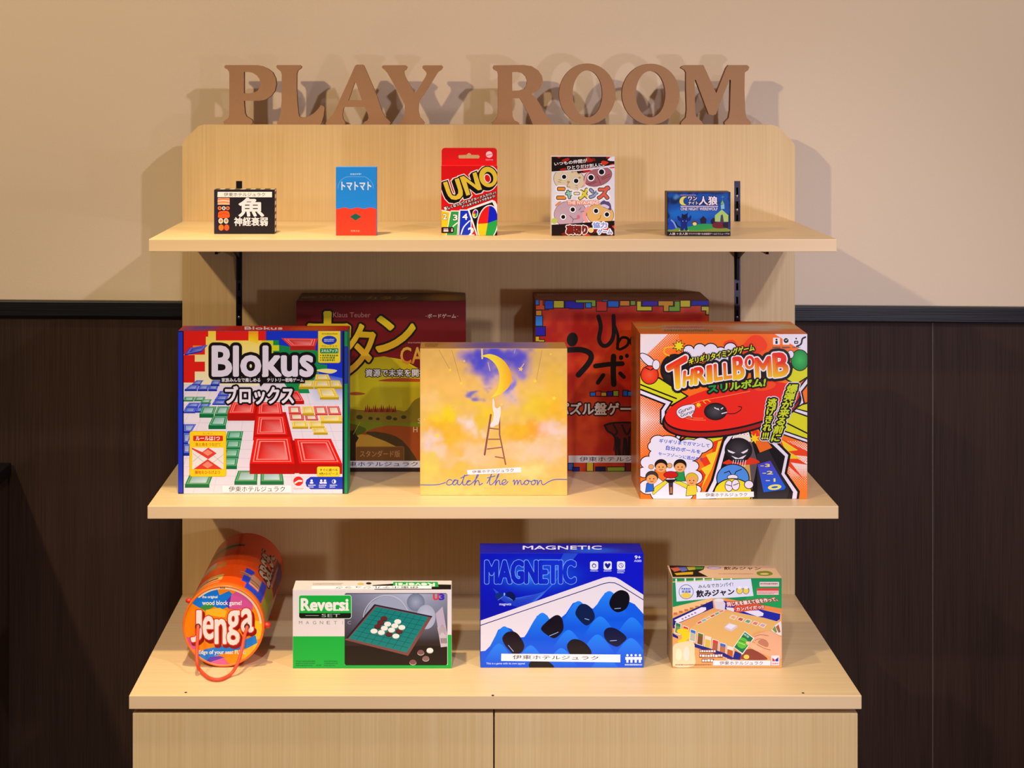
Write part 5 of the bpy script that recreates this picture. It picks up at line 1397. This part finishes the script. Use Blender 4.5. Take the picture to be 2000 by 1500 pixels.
# magnet stone game
k = 345 / 1953
b = GameBox('board_game_box', 'bright blue board game box picturing black stones on blue wavy foam', Z_BOT, (938.2, 1080, 1257, 1304), 1061.2, (925, 1050, k), '#101cb0', group=GB)
a = b.front()
a.grid(lambda X, Y: blobs(X, Y, '#0a14b8', [(700, 420, 420, 160, '#1454dc', .8), (560, 440, 180, 60, '#3484e4', .7), (1750, 300, 300, 300, '#0c12c8', .6), (200, 850, 300, 200, '#0a10a0', .6)]), 40, 30)
for i in range(16):
    a.line([(215 + i * 12, 560 + i * 9), (330 + i * 14, 700 - i * 3 + 0), (560 + i * 16, 765 - i * 12), (760 + i * 14, 640 - i * 16)], 2.5, '#3a6ce0', 5)
    a.line([(480 + i * 20, 470 - i * 3), (720 + i * 16, 430 - i * 6), (900 + i * 12, 330 - i * 5), (1000 + i * 10, 175)], 2.5, '#3a74e4', 5)
a.text('MAGNETIC', (135, 258, 1120, 502), '#7cacf4', 0.07, [(5, '#7cacf4')])
a.text('MAGNETIC', (135, 258, 1120, 502), lambda x, y: np.array(lin('#0e2cc8')) if x > 750 else np.array(lin('#0c20bc')), 0.07)
a.poly([(60, 922), (1440, 440), (1500, 432), (1570, 440), (1620, 465), (1890, 640), (1890, 1450), (60, 1450)], '#e2d8e2')
a.line([(60, 975), (1440, 507), (1500, 496), (1560, 500), (1620, 528), (1890, 695)], 9, '#1c1c6c')
a.poly([(60, 1258), (130, 1250), (200, 1180), (270, 1020), (340, 983), (420, 1010), (500, 1105), (560, 1098), (650, 970), (700, 865), (760, 830), (815, 860), (850, 920), (960, 890), (1020, 840), (1095, 725), (1150, 705), (1215, 745), (1320, 785), (1400, 700), (1450, 612), (1500, 590), (1545, 625), (1700, 700), (1780, 735), (1840, 800), (1890, 860), (1890, 1450), (60, 1450)], vgrad(600, '#0e5ce4', 1450, '#0c52dc'))
def bump(x, y, rx, ry, hi='#2280f4', lo='#0c54dd'):
    a.poly(catmull([(x - rx, y + ry), (x - rx * .75, y + ry * .35), (x - rx * .35, y - ry * .6), (x, y - ry), (x + rx * .35, y - ry * .6), (x + rx * .75, y + ry * .35), (x + rx, y + ry)], False, 5), vgrad(y - ry, hi, y + ry * .8, lo), 0)
for q in ((1500, 760, 240, 170), (1160, 860, 220, 160), (760, 990, 220, 160), (340, 1130, 200, 150), (1750, 1000, 200, 120), (1400, 1000, 210, 130), (1050, 1140, 200, 120), (1740, 1240, 220, 130), (1370, 1200, 220, 130), (630, 1310, 190, 120), (970, 1340, 200, 120), (280, 1290, 190, 120), (1450, 1400, 200, 110)): bump(*q)
def stone(pts, c='#120c18'):
    a.poly(pts, c, 5)
stone([(320, 1100), (370, 1045), (450, 1040), (510, 1090), (560, 1190), (530, 1265), (450, 1290), (380, 1230), (330, 1160)], '#1c0e1c')
stone([(745, 1010), (800, 935), (900, 860), (960, 870), (990, 940), (985, 1030), (900, 1110), (820, 1080)], '#140c1c')
stone([(1125, 830), (1170, 745), (1240, 735), (1310, 790), (1340, 880), (1290, 950), (1235, 968), (1160, 900)], '#0a1c48')
stone([(1500, 720), (1540, 630), (1620, 580), (1700, 605), (1725, 680), (1690, 780), (1600, 825), (1530, 790)], '#0c0a16')
stone([(1035, 1180), (1090, 1125), (1170, 1130), (1250, 1180), (1305, 1270), (1250, 1330), (1100, 1310), (1045, 1250)], '#140e18')
stone([(1442, 1040), (1490, 995), (1580, 1010), (1690, 1100), (1640, 1170), (1580, 1205), (1500, 1170), (1450, 1110)], '#10143c')
stone([(620, 1380), (720, 1330), (830, 1370), (880, 1440), (640, 1445)], '#140e18')
for q in ([(385, 1190), (440, 1258)], [(840, 1085), (935, 1045)], [(1230, 895), (1275, 908)], [(1560, 785), (1625, 780)], [(1510, 1140), (1580, 1135)]): a.line(q, 7, '#8cb0e4')
a.poly([(235, 640), (280, 605), (325, 625), (320, 650), (270, 690)], '#0c2c7c', 3); a.poly([(360, 610), (420, 600), (465, 650), (440, 700), (380, 655)], '#061450', 3); a.line([(270, 690), (320, 655)], 6, '#5c8cd8'); a.line([(385, 660), (430, 692)], 6, '#5c8cd8'); a.ell(340, 625, 8, 16, '#8cc0f8')
a.text('magnets', (285, 726, 415, 756), '#ccd8f8', 0.02)
for x in (1332, 1482, 1630): a.rrect(x - 45, 262, x + 45, 355, 18, '#e0e0f4')
a.ell(1332, 310, 24, 24, '#4c4c8c'); a.ell(1332, 312, 15, 15, '#e0e0f4'); a.line([(1322, 285), (1342, 298)], 6, '#4c4c8c')
a.poly([(1482, 342), (1452, 305), (1455, 285), (1470, 282), (1482, 295), (1494, 282), (1510, 285), (1512, 305)], '#0c1c8c', 3)
a.ell(1630, 308, 27, 27, '#4c4c8c'); a.ell(1630, 308, 21, 21, '#e0e0f4'); a.line([(1630, 290), (1630, 310), (1645, 318)], 6, '#4c4c8c')
for x, n in ((1290, 1), (1438, 1), (1588, 2)): a.greek(x, 362, x + 86, 374 if n == 1 else 394, '#c0ccf4', n, x)
a.text('9+', (1782, 198, 1848, 236), '#eceef8', 0.02); a.text('AGES', (1775, 246, 1855, 268), '#d8dcf4', 0.02)
a.text('This is a game with its own appeal', (140, 1380, 566, 1406), '#d4dcf8', 0.01)
for x in (1700, 1745, 1792, 1838): a.ell(x, 1300, 13, 13, '#e8e8f6'); a.poly([(x - 22, 1318), (x + 22, 1318), (x + 24, 1348), (x + 12, 1350), (x + 12, 1382), (x - 12, 1382), (x - 12, 1350), (x - 24, 1348)], '#e8e8f6')
a.greek(1672, 1396, 1862, 1414, '#c8d0f0', 1, 6)
a.build('front_print', b.root, M_GLOSS)
b.sticker([(306, 1282), (1622, 1292), (1622, 1378), (304, 1362)], [(432, 1296), (1380, 1308), (1378, 1352), (430, 1342)])
a = b.top(); a.grid(lambda X, Y: blobs(X, Y, '#0a149c', [(.7, .2, .15, .3, '#1458d8', .8)]), 24, 5)
a.text('MAGNETIC', (545, 92, 1415, 132), '#d8d4ec', 0.03); a.build('top_print', b.root, M_GLOSS)

# toasting party game
k = 250 / 1705
b = GameBox('board_game_box', 'small green and tan party game box picturing a hand holding a card over a table', Z_BOT, (1313.3, 1128.5, 1527.2, 1304.7), 1104.6, (1295, 1095, k), '#d8a878', group=GB)
a = b.front()
a.rect_(115, 220, 1595, 1440, '#0f8a50')
a.poly([(1180, 250), (1585, 250), (1585, 640), (1100, 520)], lambda x, y: np.array(lin('#12a050')) if y > 450 else np.array(lin('#0f8a50')))
a.line([(125, 285), (420, 270), (800, 235), (1200, 225)], 14, '#c8bc60')
for i in range(7): a.rects([(165 + i * 122, 240 - i * 5, 185 + i * 122, 300 - i * 6)], '#e8e4f0')
a.poly([(165, 290), (500, 270), (1170, 240), (1205, 470), (940, 490), (700, 500), (180, 545)], '#dcdcf0')
a.poly([(120, 1440), (120, 640), (660, 505), (820, 500), (1590, 650), (1590, 1440)], '#e0a060')
a.poly([(120, 620), (650, 495), (660, 560), (125, 715)], '#ecbc80')
for i in range(7): a.rects([(140 + i * 72, 690 - i * 22, 190 + i * 72, 720 - i * 24)], '#c86c30')
a.poly([(820, 500), (1590, 640), (1590, 700), (830, 560)], '#e88848')
a.poly([(125, 770), (660, 530), (672, 630), (150, 860), (160, 900), (130, 900)], '#101a78'); a.poly([(790, 530), (1560, 710), (1555, 780), (1500, 815), (800, 640)], '#1420a0')
a.poly([(150, 790), (510, 620), (570, 620), (575, 655), (520, 690), (200, 830)], '#e8dcec'); a.poly([(1060, 670), (1270, 660), (1340, 700), (1330, 735), (1260, 745)], '#e4dcf0')
for i in range(5): a.ell(260 + i * 42, 775 - i * 20, 14, 10, '#7c78a0')
a.poly([(670, 520), (800, 530), (830, 570), (820, 660), (700, 640)], '#d8ccd4', 0); a.ell(745, 525, 62, 22, '#e8dcd8'); a.poly([(840, 620), (960, 630), (940, 680), (850, 650)], '#e4dce4')
a.poly([(430, 850), (760, 670), (1560, 820), (1440, 930), (1200, 960), (1040, 1180), (420, 960)], '#dfae66', 3)
rc = random.Random(5)
pcs = ['#c84c30', '#7ca4b8', '#d8a878', '#b85840', '#6c9c78', '#d87868', '#c8a0a0']
for i in range(6):
    x, y = 440 + i * 58, 830 - i * 30
    a.poly([(x, y), (x + 60, y - 35), (x + 95, y - 15), (x + 35, y + 20)], '#e8d8d0'); a.poly([(x + 10, y), (x + 58, y - 26), (x + 82, y - 13), (x + 34, y + 12)], pcs[i % 7])
for i in range(5):
    x, y = 880 + i * 98, 750 + i * 27
    a.poly([(x, y + 10), (x + 40, y - 32), (x + 110, y - 8), (x + 70, y + 40)], '#ead8cc'); a.poly([(x + 14, y + 8), (x + 44, y - 20), (x + 94, y - 4), (x + 66, y + 28)], pcs[(i + 2) % 7])
a.poly([(815, 880), (880, 825), (985, 860), (990, 885), (910, 940), (820, 905)], '#d0c0d0'); a.poly([(830, 880), (885, 838), (975, 862), (905, 915)], '#e6dce6')
fc = [('#1c7c4c', '#6c8c5c'), ('#d83c34', '#d89c5c'), ('#2c74d0', '#b8b8a0'), ('#5c6c24', '#7c4c24'), ('#e8d8c8', '#d8b448'), ('#d83830', '#a85c40'), ('#2c6cc8', '#b86c48'), ('#e8dcd0', '#b85c28')]
for i, (c0, c1_) in enumerate(fc):
    x, y = 150 + i * 98, 815 + i * 45
    w_, h_ = 92 + i * 2, 150 + i * 5
    a.poly([(x + 18, y), (x + w_, y + 25), (x + w_ - 12, y + h_ + 25), (x, y + h_)], '#ece0dc'); a.poly([(x + 24, y + 10), (x + w_ - 8, y + 32), (x + w_ - 18, y + h_ + 12), (x + 10, y + h_ - 10)], c1_); a.poly([(x + 24, y + 10), (x + w_ - 8, y + 32), (x + w_ - 11, y + 68), (x + 20, y + 46)], c0)
a.poly([(125, 960), (200, 1010), (200, 1040), (130, 1010)], '#141c78'); a.poly([(410, 1100), (820, 1230), (930, 1290), (960, 1200), (1040, 1240), (1030, 1320), (900, 1310), (420, 1150)], '#141c80')
a.poly([(190, 920), (280, 900), (350, 940), (350, 1030), (310, 1060), (330, 1090), (250, 1120), (190, 1070), (250, 1040), (240, 980), (195, 960)], '#f0cc1c', 3)
a.poly([(130, 1150), (220, 1090), (400, 1080), (420, 1240), (410, 1400), (130, 1400)], '#ecd4a8', 3); a.ell(210, 1250, 40, 80, '#f0e4c0'); a.ell(310, 1240, 40, 100, '#f0dccc')
a.poly([(1490, 860), (1570, 800), (1590, 1000), (1540, 990), (1440, 930)], '#e8d8d0'); a.poly([(1500, 880), (1540, 850), (1565, 950), (1540, 960)], '#a85c40'); a.poly([(1455, 915), (1490, 870), (1520, 950), (1500, 960)], '#6c9448')
a.poly([(1100, 1190), (1200, 1180), (1380, 1290), (1340, 1320), (1040, 1310), (1060, 1240)], '#8c4030', 3); a.ell(1110, 1280, 38, 30, '#e8c850')
a.poly([(1585, 1300), (1440, 1280), (1330, 1240), (1180, 1170), (1110, 1110), (1110, 1075), (1160, 1080), (1250, 1120), (1200, 1060), (1210, 1000), (1300, 960), (1430, 935), (1530, 1000), (1590, 1050)], '#e8ac84', 4)
a.poly([(1330, 1040), (1400, 1090), (1390, 1150), (1300, 1120), (1260, 1080)], '#c07c5c', 3)
a.poly([(935, 1150), (1085, 935), (1215, 1030), (1060, 1250)], '#e4ece0'); a.poly([(948, 1150), (1088, 950), (1200, 1032), (1058, 1232)], '#0f7448')
a.poly([(1000, 1070), (1050, 1020), (1120, 1060), (1110, 1140), (1050, 1170), (990, 1130)], '#5cbc34', 4); a.line([(1010, 1090), (1090, 1120)], 12, '#a4dc6c'); a.line([(1020, 1060), (1100, 1090)], 10, '#2c8c2c')
a.text('枝豆', [(1085, 965), (1150, 1010), (1135, 1030), (1070, 985)], '#d0e8e4', 0.02)
a.poly([(1110, 1110), (1105, 1078), (1150, 1075), (1240, 1110), (1330, 1160), (1300, 1200), (1180, 1165)], '#ecb48c', 3)
for q in ([(1215, 1010), (1300, 985), (1400, 1000)], [(1225, 1060), (1290, 1040), (1370, 1060)], [(1250, 1115), (1330, 1160), (1430, 1190)]): a.line(q, 9, '#b87454', 4)
a.ell(1128, 1096, 20, 13, '#f4ccb4', 25)
a.ell(308, 415, 98, 98, '#5c6494', n=36); a.ell(308, 415, 90, 90, '#dcdcf0', n=36)
a.ell(308, 415, 86, 86, '#e8c850', n=30, a0=28, a1=152); a.greek(245, 362, 372, 388, '#5c70b8', 1, 41); a.text('居酒屋', (248, 396, 368, 428), '#4c60b0', 0.03)
a.text('みんなでカンパイ!', [(470, 325), (930, 285), (932, 340), (472, 368)], '#241c30', 0.015)
a.text('飲みジャン', [(442, 395), (945, 372), (948, 452), (445, 490)], '#1c1424', 0.04)
for x in (1020, 1105): a.ell(x, 395, 45, 52, '#6c5c84', edge='#e4e0f0', ew=4); a.ell(x, 400, 36, 40, '#e8d048'); a.ell(x, 360, 32, 18, '#ece8f0')
a.rrect(1285, 282, 1545, 345, 8, '#e4c8c4'); a.greek(1298, 298, 1530, 318, '#8c5c58', 1, 7)
a.rects([(1250, 368, 1540, 455)], '#e8bcb8'); a.rects([(1250, 368, 1540, 400)], '#dc3c38'); a.greek(1258, 412, 1530, 446, '#c08480', 2, 9)
a.poly([(940, 640), (960, 600), (1200, 570), (1340, 590), (1340, 640), (980, 690)], '#dc5030')
a.text('同じ札を揃えて役を作って、', [(850, 555), (1510, 485), (1530, 535), (860, 610)], '#f4ece8', 0.03, [(10, '#a83828')])
a.text('カンパイだっ!?', [(975, 625), (1335, 590), (1345, 635), (980, 670)], '#f4ece8', 0.03, [(10, '#c03c28')])
a.rects([(482, 1184, 705, 1228), (482, 1240, 795, 1290), (515, 1305, 678, 1352)], '#8c3c28'); a.greek(490, 1192, 698, 1220, '#f4ece8', 1, 31)
a.greek(490, 1248, 788, 1282, '#f4ece8', 1, 32)
a.greek(522, 1312, 670, 1345, '#f4ece8', 1, 33)
a.rrect(1440, 1262, 1548, 1392, 10, '#ece0e8'); a.poly([(1455, 1340), (1455, 1290), (1490, 1320), (1490, 1340)], '#d83048'); a.poly([(1495, 1340), (1495, 1315), (1535, 1285), (1535, 1340)], '#2c3ca0'); a.greek(1450, 1360, 1540, 1378, '#d07088', 1, 8)
a.greek(165, 1378, 640, 1394, '#8c5c48', 1, 12)
a.build('front_print', b.root)
b.sticker((665, 1328, 1430, 1394), (752, 1338, 1330, 1386))
a = b.top(); a.grid(lambda X, Y: blobs(X, Y, '#e0b48c', [(.5, .5, .5, .5, '#e2b890', .5)]), 6, 4)
a.poly([(80, 65), (555, 75), (540, 120), (470, 150), (600, 215), (130, 220)], '#1c1410'); 
for q, c in (([(100, 100), (200, 85), (260, 125), (150, 150)], '#c85c40'), ([(200, 90), (300, 85), (330, 130), (250, 150)], '#5c64b0'), ([(310, 85), (420, 80), (430, 120), (340, 130)], '#b8a834'), ([(420, 82), (545, 85), (530, 115), (430, 118)], '#4c8c34'), ([(150, 170), (300, 155), (400, 150), (400, 185), (180, 195)], '#d8a424')): a.poly(q, c)
a.ell(680, 97, 95, 18, '#8c70b8'); a.ell(680, 97, 82, 12, '#d8c0c8'); a.text('飲みジャン', (810, 84, 1300, 124), '#4c3020', 0.03)
a.greek(740, 168, 1200, 186, '#c89474', 1, 3); a.poly([(1255, 150), (1400, 140), (1465, 180), (1380, 205), (1270, 195)], '#7c8428', 3); a.ell(1350, 178, 60, 12, '#e0c878')
a.build('top_print', b.root)
a = b.side(); a.grid(lambda X, Y: blobs(X, Y, '#b8946c', [(.5, .8, .4, .2, '#8c7444', .6), (.5, .3, .5, .2, '#9c7850', .5)]), 4, 12); a.build('side_print', b.root)
